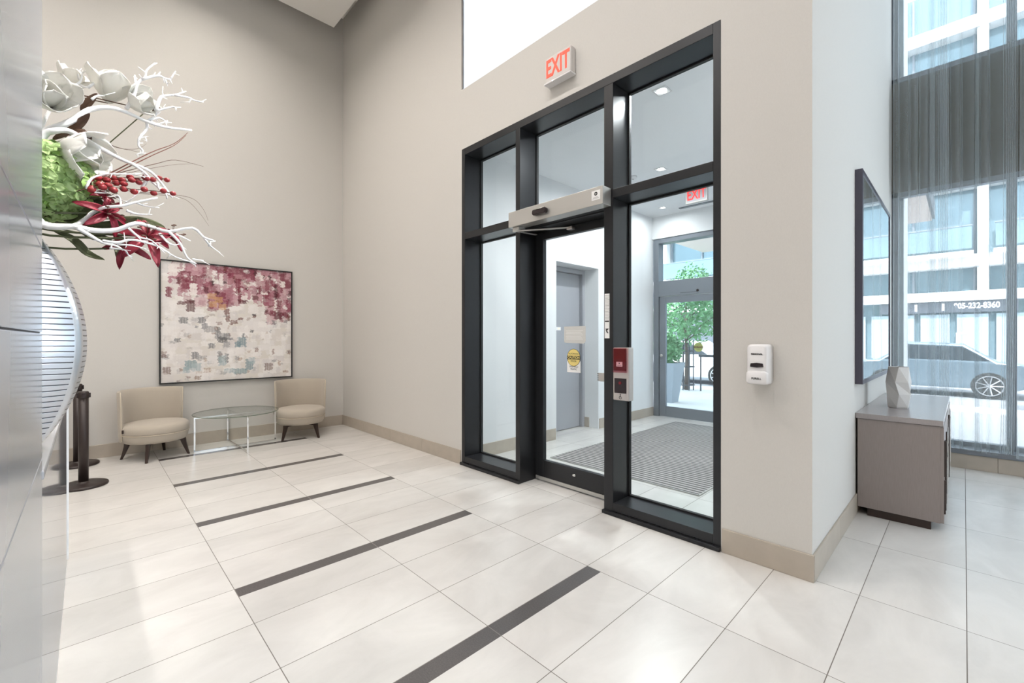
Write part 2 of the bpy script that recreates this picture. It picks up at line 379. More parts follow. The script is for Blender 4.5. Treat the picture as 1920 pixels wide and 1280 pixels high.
# baseboards
def bboard(name, segs, h=.155, t=.012):
    mb = MB()
    for (x0, y0, x1, y1, nx, ny) in segs:
        L_ = math.hypot(x1 - x0, y1 - y0); n = max(1, round(L_ / .8)); g = .0015
        for i in range(n):
            a, b2 = i / n + g / L_, (i + 1) / n - g / L_
            xa, ya, xb, yb = x0 + (x1 - x0) * a, y0 + (y1 - y0) * a, x0 + (x1 - x0) * b2, y0 + (y1 - y0) * b2
            mb.box(min(xa, xb, xa + nx * t, xb + nx * t), max(xa, xb, xa + nx * t, xb + nx * t), min(ya, yb, ya + ny * t, yb + ny * t), max(ya, yb, ya + ny * t, yb + ny * t), .0005, h)
    return struct(mb.build(name, M['base'], bevel=.0015, seg=1))
bboard('baseboard_left', [(BX, RY, BX, W - .012, 1, 0)])
bboard('baseboard_back', [(BX, W, -3.9, W, 0, -1), (-1.105, W, PX + .012, W, 0, -1)])
bboard('baseboard_partition', [(PX, W + .001, PX, 6.77, 1, 0)])
bboard('baseboard_window', [(PX, 6.79, RX, 6.79, 0, -1)])
bboard('baseboard_vestibule', [(VX, W + D, VX, 4.66, 1, 0), (VX, 5.70, VX, EY, 1, 0), (VX - .3, 5.686, VX - .17, 5.686, 0, -1)])
# window bay: curb wall + sill
struct(MB().box(PX, RX, 6.79, 7.1, 0, .155).build('wall_curb', M['base']), 'low tiled curb under the window')
struct(MB().box(PX, RX, 6.765, 7.0, .156, .212).build('trim_1', M['grey'], bevel=.004), 'grey metal window sill')
struct(MB().box(PX, RX, 6.97, 7.25, 3.14, 4.45).build('wall_spandrel', mat('dark olive grey spandrel panel', (.085, .080, .066), .7, noise=(2, .08))), 'dark spandrel panel between the two window rows')
struct(MB().box(PX, RX, 6.97, 7.25, 6.35, CZ).build('wall_window', M['wall']))
def window_row(name, z0, z1, label):
    r = thing(name, label, None, (PX, FX, z0), kind='structure')
    xs = [PX, .35, 1.72, 3.1, RX]
    fr = MB()
    fr.box(PX, RX, 6.97, 7.07, z0, z0 + .06).box(PX, RX, 6.97, 7.07, z1 - .06, z1)
    fr.box(PX, PX + .06, 6.97, 7.07, z0, z1)
    fr.build('window_frame', M['grey'], r, bevel=.004)
    for x in xs[1:-1]:
        MB().box(x - .035, x + .035, 6.95, 7.1, z0 + .06, z1 - .06).build('mullion', M['grey'], r, bevel=.004)
    for a, b2 in zip(xs, xs[1:]):
        MB().box(a + .02, b2 - .02, 7.03, 7.045, z0 + .03, z1 - .03).build('pane', M['eglass'], r)
    return r
window_row('window_1', .2, 3.14, 'tall lower window bay behind the sheer curtain')
window_row('window_2', 4.45, 6.35, 'upper window bay behind the sheer curtain')
# clerestory above entrance
r = thing('window_3', 'white frosted window above the entrance', None, (-3.896, W, 4.157), kind='structure')
MB().box(-3.896, -1.2, W + .02, W + .04, 4.165, 6.35).build('pane', M['frost'], r)
MB().box(-3.896, -1.2, W + .002, W + .10, 4.150, 4.165).build('window_frame', M['vwall'], r)

# vestibule
vm = MB()
vm.box(VX - .2, VX, W + D, 4.678, 0, 3.9).box(VX - .2, VX, 5.686, EY, 0, 3.9).box(VX - .2, VX, 4.678, 5.686, 2.475, 3.9)
vm.box(VX - .55, VX - .2, 4.5, 4.678, 0, 2.6).box(VX - .55, VX - .2, 5.686, 5.87, 0, 2.6).box(VX - .55, VX - .2, 4.678, 5.686, 2.475, 2.6)
vm.box(VX - .75, VX - .55, 4.5, 5.87, 0, 2.6)
struct(vm.build('wall_vestibule', M['vwall']), 'white vestibule wall with door alcove')
struct(MB().box(-.96, -.949, W + D, EY, 0, 3.58).build('wall_vestibule_right', M['vwall']))
struct(MB().box(VX - .2, PX, EY - .05, EY + .2, 3.185, 3.9).box(-1.15, -.95, FX + .1, EY + .2, 0, 3.185).build('wall_entrance', M['vwall']))
struct(MB().box(VX - .2, -.95, W + D, EY + .2, 3.58, 3.75).build('ceiling_vestibule', M['vceil']), 'white vestibule ceiling')
struct(MB().box(-.95, PX + .1, FX + .1, EY + .2, 0, CZ).build('wall_corner', M['facade']))

# ------------------------------------------------------------------ inner glazed screen (window_4) and inner door
r = thing('window_4', 'dark framed full height glazed entrance screen', None, (-2.5, W, 0), kind='structure')
y0, y1 = W - .002, 3.255
xL0, xL1, a0, a1, b0, b1, xR0, xR1 = -3.889, -3.835, -3.035, -2.975, -2.02, -1.935, -1.163, -1.113
ZT, ZH = 3.497, 3.425
MB().box(xL0, xL1, y0, y1, 0, ZT).build('jamb', M['black'], r, bevel=.003)
MB().box(xR0, xR1, y0, y1, 0, ZT).build('jamb', M['black'], r, bevel=.003)
MB().box(a0, a1, y0, y1, 0, ZH).build('mullion', M['black'], r, bevel=.003)
MB().box(b0, b1, y0, y1, 0, ZH).build('mullion', M['black'], r, bevel=.003)
MB().box(xL1, xR0, y0, y1, ZH, ZT).build('head_rail', M['black'], r, bevel=.003)
MB().box(xL1, a0, y0, y1, .03, .097).build('bottom_rail', M['black'], r, bevel=.003)
MB().box(b1, xR0, y0, y1, .03, .097).build('bottom_rail', M['black'], r, bevel=.003)
MB().box(xL1, a0, y0, y1, 2.49, 2.565).build('transom_rail', M['black'], r, bevel=.003)
MB().box(b1, xR0, y0, y1, 2.512, 2.58).build('transom_rail', M['black'], r, bevel=.003)
MB().box(a1, b0, 3.05, 3.28, 2.44, 2.585).build('transom_rail', M['black'], r, bevel=.003)
MB().box(xL0 - .005, a1 + .005, W - .028, W, .001, .028).box(b0 - .005, xR1, W - .028, W, .001, .028).build('base_trim', M['black'], r, bevel=.003)
for (p, q, za, zb) in ((xL1, a0, .097, 2.49), (xL1, a0, 2.565, ZH), (a1, b0, 2.585, ZH), (b1, xR0, .097, 2.512), (b1, xR0, 2.58, ZH)):
    MB().box(p, q, 3.225, 3.235, za, zb).build('pane', M['glass'], r)
    MB().box(p, p + .012, 3.215, 3.245, za, zb).box(q - .012, q, 3.215, 3.245, za, zb).box(p, q, 3.215, 3.245, za, za + .012).box(p, q, 3.215, 3.245, zb - .012, zb).build('gasket', M['blackm'], r)
st = MB().box(-2.012, -1.968, W - .0035, W - .002, 1.40, 1.757).build('instruction_strip', M['white'], r); st['label'] = 'white instruction strip with small print and arrow'
k = MB()
for i in range(18): k.box(-2.008, -1.975 + .003 * (i % 3), W - .0042, W - .0035, 1.545 + i * .0115, 1.5485 + i * .0115)
k.build('print', M['inkgrey'], st)
MB().box(-2.009, -1.971, W - .0045, W - .0035, 1.530, 1.541).prism([(-2.006, 1.478), (-1.974, 1.478), (-1.984, 1.466), (-1.996, 1.466)], 'y', W - .0045, W - .0035).prism([(-2.004, 1.466), (-1.996, 1.468), (-1.976, 1.442), (-1.984, 1.440)], 'y', W - .0045, W - .0035).prism([(-2.0, 1.447), (-1.993, 1.449), (-1.984, 1.462), (-1.991, 1.464)], 'y', W - .0045, W - .0035).build('pictogram', M['ink'], st)

r = thing('door_1', 'dark framed glass inner entrance door', None, (-2.5, 3.24, 0), kind='structure')
dx0, dx1, dy0, dy1, dz1 = a1 + .004, b0 - .004, 3.205, 3.255, 2.438
MB().box(dx0, -2.87, dy0, dy1, .012, dz1).build('stile', M['black'], r, bevel=.003)
MB().box(-2.125, dx1, dy0, dy1, .012, dz1).build('stile', M['black'], r, bevel=.003)
MB().box(-2.87, -2.125, dy0, dy1, .012, .207).build('bottom_rail', M['black'], r, bevel=.003)
MB().box(-2.87, -2.125, dy0, dy1, 2.365, dz1).build('top_rail', M['black'], r, bevel=.003)
MB().box(-2.87, -2.125, 3.226, 3.234, .207, 2.365).build('pane', M['glass'], r)
MB().box(dx0 + .01, dx1 - .01, dy0 - .008, dy0, .014, .046).build('door_sweep', M['alu'], r, bevel=.002)
MB().sphere((-2.49, dy0 - .002, .145), .016, 12, 8, (1.3, .4, .8)).build('floor_lock', M['chrome'], r, smooth=True)
lk = MB().box(-2.23, -2.125, 3.215, 3.224, 1.025, 1.098).build('lock_plate', M['alu'], r, bevel=.002); lk['label'] = 'aluminium lock plate with four screw dots'
k = MB()
for i in range(4): k.cyl((-2.235, 3.2235, 1.035 + i * .018), (-2.235, 3.2125, 1.035 + i * .018), .004, 8)
k.build('screw', M['ink'], lk)
# hung notice
nt_ = MB().prism([(-2.62, 1.365), (-2.62, 1.51), (-2.372, 1.51), (-2.372, 1.372), (-2.392, 1.352), (-2.60, 1.357)], 'y', 3.2225, 3.2255).build('paper_notice', M['paper'], r); nt_['label'] = 'grey paper notice with clipped corner'
k = MB()
for i in range(7): k.box(-2.595 + .004 * (i % 2), -2.40 - .012 * (i % 3), 3.2215, 3.2225, 1.39 + i * .013, 1.393 + i * .013)
k.build('print', M['white'], nt_)
s = MB().box(-2.583, -2.43, 3.2225, 3.2255, 1.085, 1.19).build('caution_sticker', M['white'], r); s['label'] = 'round yellow caution sticker on white base'
MB().prism([(-2.5065 + .0765 * math.cos(i * PI / 16), 1.222 + .0765 * 1.06 * math.sin(i * PI / 16)) for i in range(32)], 'y', 3.2212, 3.2225).build('disc_rim', M['ink'], s)
MB().prism([(-2.5065 + .073 * math.cos(i * PI / 16), 1.222 + .073 * 1.06 * math.sin(i * PI / 16)) for i in range(32)], 'y', 3.2205, 3.2212).build('disc', M['yellow'], s)
MB().box(-2.582, -2.431, 3.2195, 3.2205, 1.205, 1.238).build('band', M['ink'], s)
text('print', 'CAUTION', .031, (-2.5065, 3.2190, 1.2215), M['yellow'], s, depth=.0004, bold=.0008)
text('print', 'AUTOMATIC', .020, (-2.5065, 3.2200, 1.256), M['ink'], s, depth=.0004)
text('print', 'DOOR', .022, (-2.5065, 3.2200, 1.188), M['ink'], s, depth=.0004)
text('print', 'TWO WAY\nTRAFFIC', .021, (-2.5065, 3.2215, 1.125), M['ink'], s, depth=.0004)

# ------------------------------------------------------------------ service door in alcove (door_2)
r = thing('door_2', 'grey steel service door in the white alcove', None, (-4.3, 5.1, 0), kind='structure')
MB().box(-4.30, -4.255, 4.74, 5.62, .008, 2.40).build('leaf', M['greydoor'], r, bevel=.003)
MB().box(-4.32, -4.20, 4.678, 4.735, 0, 2.47).box(-4.32, -4.20, 5.625, 5.686, 0, 2.47).box(-4.32, -4.20, 4.735, 5.625, 2.405, 2.47).build('door_frame', M['greydoor'], r, bevel=.004)
MB().cyl((-4.255, 5.52, 1.02), (-4.20, 5.52, 1.02), .012).cyl((-4.21, 5.52, 1.02), (-4.21, 5.40, 1.02), .010).build('handle', M['alu'], r, smooth=True)
pl = MB().box(-4.255, -4.250, 5.03, 5.15, 1.52, 1.57).build('number_plate', M['white'], r); pl['label'] = 'small white room plate'
text('print', '101', .035, (-4.249, 5.10, 1.545), M['orange'], pl, rz=PI / 2, depth=.0005)  # room number print given a glow of its own

# ------------------------------------------------------------------ outer entrance (door_3 + window_5)
r = thing('window_5', 'grey framed transom and sidelight of the outer entrance', None, (-2.5, EY, 0), kind='structure')
fx0, fx1 = -3.925, -1.15
MB().box(fx0, fx0 + .10, EY - .03, EY + .15, 0, 3.185).build('jamb', M['grey'], r, bevel=.004)
MB().box(fx1 - .08, fx1, EY - .03, EY + .15, 0, 3.185).build('jamb', M['grey'], r, bevel=.004)
MB().box(fx0 + .1, fx1 - .08, EY - .03, EY + .15, 3.10, 3.185).build('head_rail', M['grey'], r, bevel=.004)
MB().box(fx0 + .1, fx1 - .08, EY - .03, EY + .15, 2.15, 2.42).build('transom_rail', M['grey'], r, bevel=.004)
MB().box(-2.66, -2.58, EY - .03, EY + .15, 0, 2.15).build('mullion', M['grey'], r, bevel=.004)
MB().box(-2.58, fx1 - .08, EY - .03, EY + .15, 0, .12).build('bottom_rail', M['grey'], r, bevel=.004)
MB().box(fx0 + .1, fx1 - .08, EY + .06, EY + .075, 2.42, 3.10).build('pane', M['eglass'], r)
MB().box(-2.58, fx1 - .08, EY + .06, EY + .075, .12, 2.15).build('pane', M['eglass'], r)
r = thing('door_3', 'grey framed glass outer door to the street', None, (-3.2, EY, 0), kind='structure')
MB().box(-3.815, -3.70, EY - .01, EY + .04, .01, 2.14).build('stile', M['grey'], r, bevel=.004)
MB().box(-2.78, -2.67, EY - .01, EY + .04, .01, 2.14).build('stile', M['grey'], r, bevel=.004)
MB().box(-3.70, -2.78, EY - .01, EY + .04, .01, .19).build('bottom_rail', M['grey'], r, bevel=.004)
MB().box(-3.70, -2.78, EY - .01, EY + .04, 2.03, 2.14).build('top_rail', M['grey'], r, bevel=.004)
MB().box(-3.70, -2.78, EY + .01, EY + .02, .19, 2.03).build('pane', M['eglass'], r)
s = MB().cyl((-3.125, EY + .009, 1.25), (-3.125, EY + .005, 1.25), .078, 28).build('caution_sticker', M['green'], r); s['label'] = 'round olive caution sticker'
MB().box(-3.20, -3.05, EY + .003, EY + .005, 1.235, 1.268).build('band', M['ink'], s)
text('print', 'CAUTION', .03, (-3.125, EY + .002, 1.2515), M['yellow'], s, depth=.0005)
text('print', 'AUTOMATIC', .017, (-3.125, EY + .004, 1.286), M['ink'], s, depth=.0005)
text('print', 'DOOR', .019, (-3.125, EY + .004, 1.215), M['ink'], s, depth=.0005)
MB().sphere((-3.78, EY - .015, 1.09), .028, 12, 8, (1, .5, 1)).build('lock', M['alu'], r, smooth=True)
t = thing('presence_sensor', 'small black sensor and plate above the outer door', 'sensor', (-3.26, EY - .03, 2.2))
MB().box(-3.42, -3.13, EY - .034, EY - .03, 2.185, 2.192).build('plate', M['iron'], t)
MB().sphere((-3.12, EY - .04, 2.21), .022, 12, 8).build('lens', M['dark'], t, smooth=True)

# ================================================================== DOOR WALL FITTINGS
t = thing('door_operator', 'aluminium automatic door operator with black sensor above the inner door', 'door operator', (-2.48, W, 2.44))
MB().box(-3.012, -1.952, 2.873, W - .003, 2.448, 2.59).build('housing', M['alu'], t, bevel=.003)
MB().box(-2.975, -2.02, W - .003, 3.06, 2.45, 2.583).build('bracket', M['blackm'], t)
sx, sz = -2.60, 2.515
MB().prism([(sx - .075, sz - .012), (sx - .062, sz - .026), (sx + .07, sz - .026), (sx + .085, sz - .012), (sx + .085, sz + .014), (sx + .07, sz + .026), (sx - .062, sz + .026), (sx - .075, sz + .014)], 'y', 2.835, 2.873).build('sensor', M['dark'], t, bevel=.006)
lb = MB().box(-2.055, -1.975, 2.8715, 2.873, 2.488, 2.562).build('maker_label', M['white'], t); lb['label'] = 'white maker label with round emblem'
k = MB().lathe([(.015, 0), (.015, .001)], (0, 0, 0), 20)
bmesh.ops.transform(k.bm, matrix=Matrix.Translation((-2.015, 2.8712, 2.536)) @ Matrix.Rotation(PI / 2, 4, 'X'), verts=k.bm.verts[:])
k.build('emblem', M['ink'], lb)
k = MB()
for i in range(3): k.box(-2.045 + .004 * i, -1.985 - .005 * i, 2.8706, 2.8715, 2.498 + i * .006, 2.5 + i * .006)
k.build('print', M['inkgrey'], lb)
text('print', 'ds', .018, (-2.015, 2.8700, 2.536), M['white'], lb, depth=.0003)
ar = MB().box(-2.985, -2.90, 2.90, 2.99, 2.415, 2.447).build('arm_pivot', M['alu'], t, bevel=.003)
MB().prism([(-2.99, 2.905), (-2.965, 2.89), (-2.49, 3.155), (-2.50, 3.175)], 'z', 2.405, 2.417).build('arm', M['alu'], t, bevel=.002)
MB().prism([(-2.99, 2.93), (-2.965, 2.935), (-2.93, 3.19), (-2.96, 3.19)], 'z', 2.418, 2.426).build('arm', M['alu'], t, bevel=.002)
MB().box(-2.53, -2.47, 3.145, 3.204, 2.39, 2.418).build('arm_shoe', M['steel'], t, bevel=.004)

t = thing('exit_sign', 'white exit sign with glowing red letters above the entrance screen', 'exit sign', (-2.45, W, 3.63))
MB().box(-2.597, -2.305, 2.925, W - .002, 3.655, 3.878).build('housing', M['exitface'], t, bevel=.012, seg=3)
MB().box(-2.60, -2.302, 2.915, W - .002, 3.643, 3.656).build('base', M['plastic'], t, bevel=.003)
text('letters', 'EXIT', .215, (-2.452, 2.9235, 3.768), M['exitred'], t, depth=.0015, sx=.60, bold=.004)
MB().sphere((-2.50, 2.915, 3.649), .004, 8, 6).build('indicator', M['lampglow'], t)
t = thing('exit_sign', 'exit sign hanging under the vestibule ceiling', 'exit sign', (-2.66, 6.2, 3.33))
MB().box(-2.80, -2.49, 6.20, 6.25, 3.33, 3.545).build('housing', M['exitface'], t, bevel=.006)
MB().box(-2.775, -2.505, 6.196, 6.20, 3.35, 3.525).build('face', M['exitgrey'], t)
text('letters', 'EXIT', .20, (-2.64, 6.195, 3.438), M['exitred2'], t, depth=.0015, sx=.66, bold=.005)
MB().box(-2.73, -2.56, 6.205, 6.245, 3.545, 3.579).build('canopy', M['exitface'], t)

t = thing('call_station', 'steel call box with red break glass unit on the dark mullion', 'call box', (-1.86, 3.0, .91))
MB().box(-1.933, -1.79, 2.985, 3.055, .914, 1.328).build('housing', M['steel'], t, bevel=.008, seg=3)
MB().box(-1.925, -1.815, 2.979, 2.985, 1.145, 1.318).build('alarm_unit', M['redlens'], t, bevel=.004)
MB().box(-1.931, -1.805, 2.966, 2.979, 1.133, 1.326).build('clear_cover', M['pinkcase'], t, bevel=.003)
pb = MB().box(-1.896, -1.843, 2.9755, 2.979, 1.180, 1.216).build('push_plate', M['white'], t); 
MB().sphere((-1.869, 2.9752, 1.205), .005, 8, 6, (1.2, .3, 1)).box(-1.888, -1.85, 2.975, 2.9756, 1.187, 1.190).build('print', M['ink'], pb)
MB().box(-1.918, -1.812, 2.981, 2.986, .972, 1.088).build('reader_panel', M['dark'], t, bevel=.002)
MB().cyl((-1.865, 2.981, 1.052), (-1.865, 2.977, 1.052), .012, 14).build('lens', M['redlens'], t)
k = MB()
for i in range(12):
    a = PI * .6 + i * PI * 1.3 / 11
    k.sphere((-1.864 + .011 * math.cos(a), 2.984, .938 + .011 * math.sin(a)), .0022, 6, 4)
k.sphere((-1.866, 2.984, .962), .004, 8, 6).cyl((-1.866, 2.984, .958), (-1.864, 2.984, .942), .0022, 6).cyl((-1.864, 2.984, .944), (-1.852, 2.984, .940), .0022, 6)
k.build('access_symbol', M['ink'], t)

# sanitizer dispenser
t = thing('sanitizer_dispenser', 'white wall mounted hand sanitizer dispenser right of the entrance', 'dispenser', (-.867, W, 1.13))
def rrect(cx, cz, hw, hh, r, n=5):
    P = []
    for (sx_, sz_, a) in ((1, 1, 0), (-1, 1, 90), (-1, -1, 180), (1, -1, 270)):
        for i in range(n + 1):
            th = math.radians(a + 90 * i / n); P.append((cx + sx_ * (hw - r) + r * math.cos(th), cz + sz_ * (hh - r) + r * math.sin(th)))
    return P
rings = []
for (d, sc_, dz) in ((0, 1, 0), (.045, 1.0, 0), (.075, .97, .0), (.092, .88, .002), (.098, .74, .004)):
    rings.append([(x, W - .002 - d, z + dz) for x, z in rrect(-.868, 1.243, .062 * sc_, .122 * (1 - (1 - sc_) * .5), .022)])
MB().loft(rings).build('shell', M['plastic'], t, smooth=True)
rings = [[(x, W - .002 - d, z) for x, z in rrect(-.868, 1.163, .060 * sc_, .040 * sc_, .018)] for d, sc_ in ((.05, 1), (.10, .98), (.108, .86))]
MB().loft(rings).build('push_bar', M['plastic'], t, smooth=True)
MB().prism([(-.905, 1.228), (-.902, 1.249), (-.868, 1.253), (-.834, 1.249), (-.831, 1.228), (-.868, 1.224)], 'y', W - .107, W - .095).build('viewing_window', M['dark'], t, bevel=.003)
text('print', 'PERSONAL', .0135, (-.868, W - .1015, 1.305), M['ink'], t, depth=.0008, bold=.0003)
text('print', 'PURELL', .0165, (-.868, W - .1112, 1.158), M['ink'], t, depth=.0008, bold=.0003)

# ================================================================== VESTIBULE FITTINGS
t = thing('entrance_mat', 'grey ribbed entrance mat on the vestibule floor', 'mat', (-2.5, 5.4, 0))
MB().box(-3.36, -1.64, 3.90, 7.05, .0015, .010).build('ribs', M['matdark'], t)
MB().box(-3.37, -3.36, 3.89, 7.06, .001, .012).box(-1.64, -1.63, 3.89, 7.06, .001, .012).box(-3.36, -1.64, 3.89, 3.90, .001, .012).box(-3.36, -1.64, 7.05, 7.06, .001, .012).build('edge_frame', M['alu'], t)
def downlight(x, y, label, zc=3.58, pw=55, col=(1, .985, .98), sz=.13, spread=3.0, group='recessed ceiling downlights'):
    t = thing('downlight', label, 'downlight', (x, y, zc), group)
    h = sz / 2
    k = MB()
    k.box(-h, h, -h, -h + .015, -.006, .002).box(-h, h, h - .015, h, -.006, .002).box(-h, -h + .015, -h + .015, h - .015, -.006, .002).box(h - .015, h, -h + .015, h - .015, -.006, .002)
    k.build('trim_ring', M['plastic'], t, local=True)
    MB().lathe([(h * .62, -.004), (h * .62, .001)], (0, 0, 0), 20).build('lens', M['lampglow'], t, local=True)
    a = area('lamp', (0, 0, -.012), sz * .6, pw, col, spread=spread, parent=t)
    return t
downlight(-1.853, 3.635, 'square ceiling downlight nearest the glazed screen, in the vestibule')
downlight(-2.72, 5.31, 'square ceiling downlight in the middle of the vestibule')
downlight(-3.50, 6.90, 'small square ceiling downlight near the outer door', pw=9, sz=.11)
t = thing('smoke_detector', 'small round smoke detector on the vestibule ceiling', 'smoke detector', (-3.108, 5.287, 3.58))
MB().lathe([(.055, 0), (.055, -.012), (.042, -.03), (.02, -.036)], (-3.108, 5.287, 3.579), 24).build('cover', M['plastic'], t, smooth=True)
MB().lathe([(.012, -.036), (.010, -.040)], (-3.108, 5.287, 3.579), 12).build('sensor_cap', M['inkgrey'], t)
tag(rebase(MB().box(-3.32, -2.40, 7.10, 7.16, 3.566, 3.5795).build('air_diffuser', M['fmull']), (-2.9, 7.13, 3.579)), 'dark linear air slot in the vestibule ceiling', 'air vent')

# ================================================================== LOBBY CEILING LAMPS
n = 0
for x in (-5.75, -4.2, -2.6, -1.0):
    for y in (-4.2, -1.5, 1.0):
        if x < -4 and y < -4: continue
        downlight(x, y, 'warm ceiling spot in the tall lobby ceiling', zc=6.205, pw=33, col=(1, .925, .845) if x < -3.5 else (1, .955, .92), sz=.30, spread=2.6, group='lobby ceiling spots')
for x in (1.2, 3.0):
    for y in (-2.6, .6):
        downlight(x, y, 'neutral ceiling spot in the tall lobby ceiling', zc=6.205, pw=26, col=(1, .96, .94), sz=.30, spread=2.6, group='lobby ceiling spots')

t = thing('flower_fill_spot', 'unseen fill spot added to brighten the flower arrangement', 'spotlight', (.3, 1.9, 6.2))  # added fill light out of view, brightens the pale petals
MB().cyl((.3, 1.9, 6.21), (.3, 1.9, 6.08), .012, 10).build('stem', M['alu'], t)
aim = (Vector((-2.0, .05, 2.1)) - Vector((.3, 1.9, 6.04))).normalized()
MB().cyl(Vector((.3, 1.9, 6.04)) - aim * .08, Vector((.3, 1.9, 6.04)) + aim * .08, .045, 20).build('head', M['alu'], t)
a_ = area('lamp', Vector((0, 0, -.16)) + aim * .085, .08, 9, (1, .96, .92), spread=.45, parent=t)
a_.rotation_euler = aim.to_track_quat('-Z', 'Y').to_euler()

# ================================================================== LEFT FOREGROUND: stone pillar + reception desk
r = thing('pillar_stone', 'honed grey stone clad pillar at the left edge', None, (-1.3, -.4, 0), kind='structure')
pf = -.0865
zs = [0, .55, 1.08, 1.4145, 1.641, 2.3, 3.0, 3.7, 4.4, 5.2, 6.2]
for a, b2 in zip(zs, zs[1:]):
    MB().box(-1.715, -.85, -.62, pf, a + .0015, b2 - .0015).build('stone_panel', M['stone'], r, bevel=.002)
MB().box(-1.711, -.854, -.616, pf - .004, 0, 6.2).build('joint_core', M['joint'], r)

t = thing('reception_desk', 'white glass fronted reception desk left of the stanchions', 'desk', (-2.8, -.45, 0))
MB().box(-3.905, -1.72, -.75, -.098, .05, .99).build('body', M['desktop'], t, bevel=.003)
MB().box(-3.915, -1.72, -.097, -.088, .045, 1.02).build('front_panel', M['deskglass'], t)
MB().box(-3.928, -3.915, -.76, -.083, .012, 1.02).build('end_trim', M['white'], t)
MB().box(-3.91, -1.72, -.094, -.090, .002, .045).build('bottom_trim', M['white'], t)
MB().box(-3.86, -1.75, -.70, -.13, 0, .05).build('plinth', M['desktop'], t)
MB().box(-3.93, -1.72, -.77, -.083, 1.02, 1.045).build('worktop', M['stone'], t, bevel=.004)

# ------------------------------------------------------------------ silver vase
VC = Vector((-2.0, -.155, 1.0455))
t = thing('lens_vase', 'tall silver lens shaped vase with dark etched grooves holding flowers', 'vase', VC)
Hh = .70
def vprof(u):   # radius along height, pointed at both ends
    return .020 + .131 * max(0, math.sin(PI * min(max(u, 0), 1))) ** .72 * (1 - .10 * (u - .5))
nphi = 96; nz = 60
ridge = math.radians(54)
def vpt(i, u):
    ph = 2 * PI * i / nphi
    r0 = vprof(u)
    out = 0
    d = (ph - ridge + PI) % (2 * PI) - PI
    d2 = (ph - ridge - PI + PI) % (2 * PI) - PI
    for dd in (d, d2): out += .16 * math.exp(-abs(dd) / .33)
    return (VC.x + r0 * (1 + out) * math.cos(ph), VC.y + r0 * (1 + out) * math.sin(ph), VC.z + Hh * u)
k = MB()
V = [[k.bm.verts.new(vpt(i, j / nz)) for i in range(nphi)] for j in range(nz + 1)]
for j in range(nz):
    for i in range(nphi):
        f = k.bm.faces.new((V[j][i], V[j][(i + 1) % nphi], V[j + 1][(i + 1) % nphi], V[j + 1][i]))
        ph = 2 * PI * (i + .5) / nphi
        d = abs((ph - ridge + PI) % (2 * PI) - PI); d = min(d, PI - d)
        f.material_index = 1 if d < .10 else 0
k.bm.faces.new(V[0][::-1])
k.build('body', [M['groove'], M['silver']], t, smooth=True)
MB().lathe([(.020, 0), (.024, .012), (.019, .022), (.030, .034), (.026, .036), (.014, .02), (.012, -.03)], (VC.x, VC.y, VC.z + Hh - .004), 24, cap=False).build('neck', M['silver'], t, smooth=True)
MB().lathe([(.055, 0), (.055, .006), (.03, .014), (.024, .03)], (VC.x, VC.y, VC.z), 32).build('foot', M['silver'], t, smooth=True)
MOUTH = Vector((VC.x, VC.y, VC.z + Hh + .025))

# ------------------------------------------------------------------ flowers: positions traced as directions, placed around the vase at their own depth
F_, HY_, YAW_ = 821.65, 634.0, -.8009
_c, _s = math.cos(YAW_), math.sin(YAW_)
def at(cx_, cy_, X=-2.0):
    u = cx_ / 2.909; v = 80 + cy_ / 2.909
    xr = (u - 960) / F_; up = -(v - HY_) / F_
    d = Vector((xr * _c + _s, -xr * _s + _c, up)); k = X / d.x
    return Vector((0, 0, 1.4)) + d * k
def polyline(pts, X0, X1=None, amp=.0, seed=0):
    rnd = random.Random(seed); X1 = X0 if X1 is None else X1; n = len(pts)
    return [at(p[0], p[1], X0 + (X1 - X0) * i / max(1, n - 1) + rnd.uniform(-amp, amp)) for i, p in enumerate(pts)]
def smooth_pts(P, k=3):
    out = []
    for i in range(len(P) - 1):
        p0 = P[max(i - 1, 0)]; p1 = P[i]; p2 = P[i + 1]; p3 = P[min(i + 2, len(P) - 1)]
        for j in range(k):
            t_ = j / k
            out.append(.5 * ((2 * p1) + (p2 - p0) * t_ + (2 * p0 - 5 * p1 + 4 * p2 - p3) * t_ ** 2 + (3 * p1 - p0 - 3 * p2 + p3) * t_ ** 3))
    out.append(P[-1]); return out
def branch_thing(label, main, subs, X0, X1, r0, seed):
    rnd = random.Random(seed)
    t = thing('coral_branch', label, 'branch', MOUTH, 'white branches in the vase')
    P = [MOUTH.copy() - Vector((0, 0, .05)), (MOUTH + at(*main[0], X0)) * .5 + Vector((0, 0, .02))] + polyline(main, X0, X1, .015, seed)
    P = smooth_pts(P, 3); n = len(P)
    MB().tube(P, [r0 * (1 - .72 * i / (n - 1)) for i in range(n)], 7).build('main_branch', M['branch'], t, smooth=True)
    for (rr, pts, xa) in subs:
        k = MB()
        Q = smooth_pts(polyline(pts, xa, xa, .01, seed + len(pts)), 3); m_ = len(Q)
        k.tube(Q, [rr * (1 - .62 * i / (m_ - 1)) for i in range(m_)], 6)
        # little spurs
        for q in range(2, m_ - 1, 3):
            d = (Q[q] - Q[q - 1]).normalized(); o_ = Vector((rnd.uniform(-.4, .4), rnd.uniform(-1, 1), rnd.uniform(-1, 1))).normalized()
            k.tube([Q[q], Q[q] + (d * .5 + o_) * rnd.uniform(.012, .026)], [rr * .42, rr * .22], 5)
        k.build('twig', M['branch'], t, smooth=True)
    return t
X = -1.98
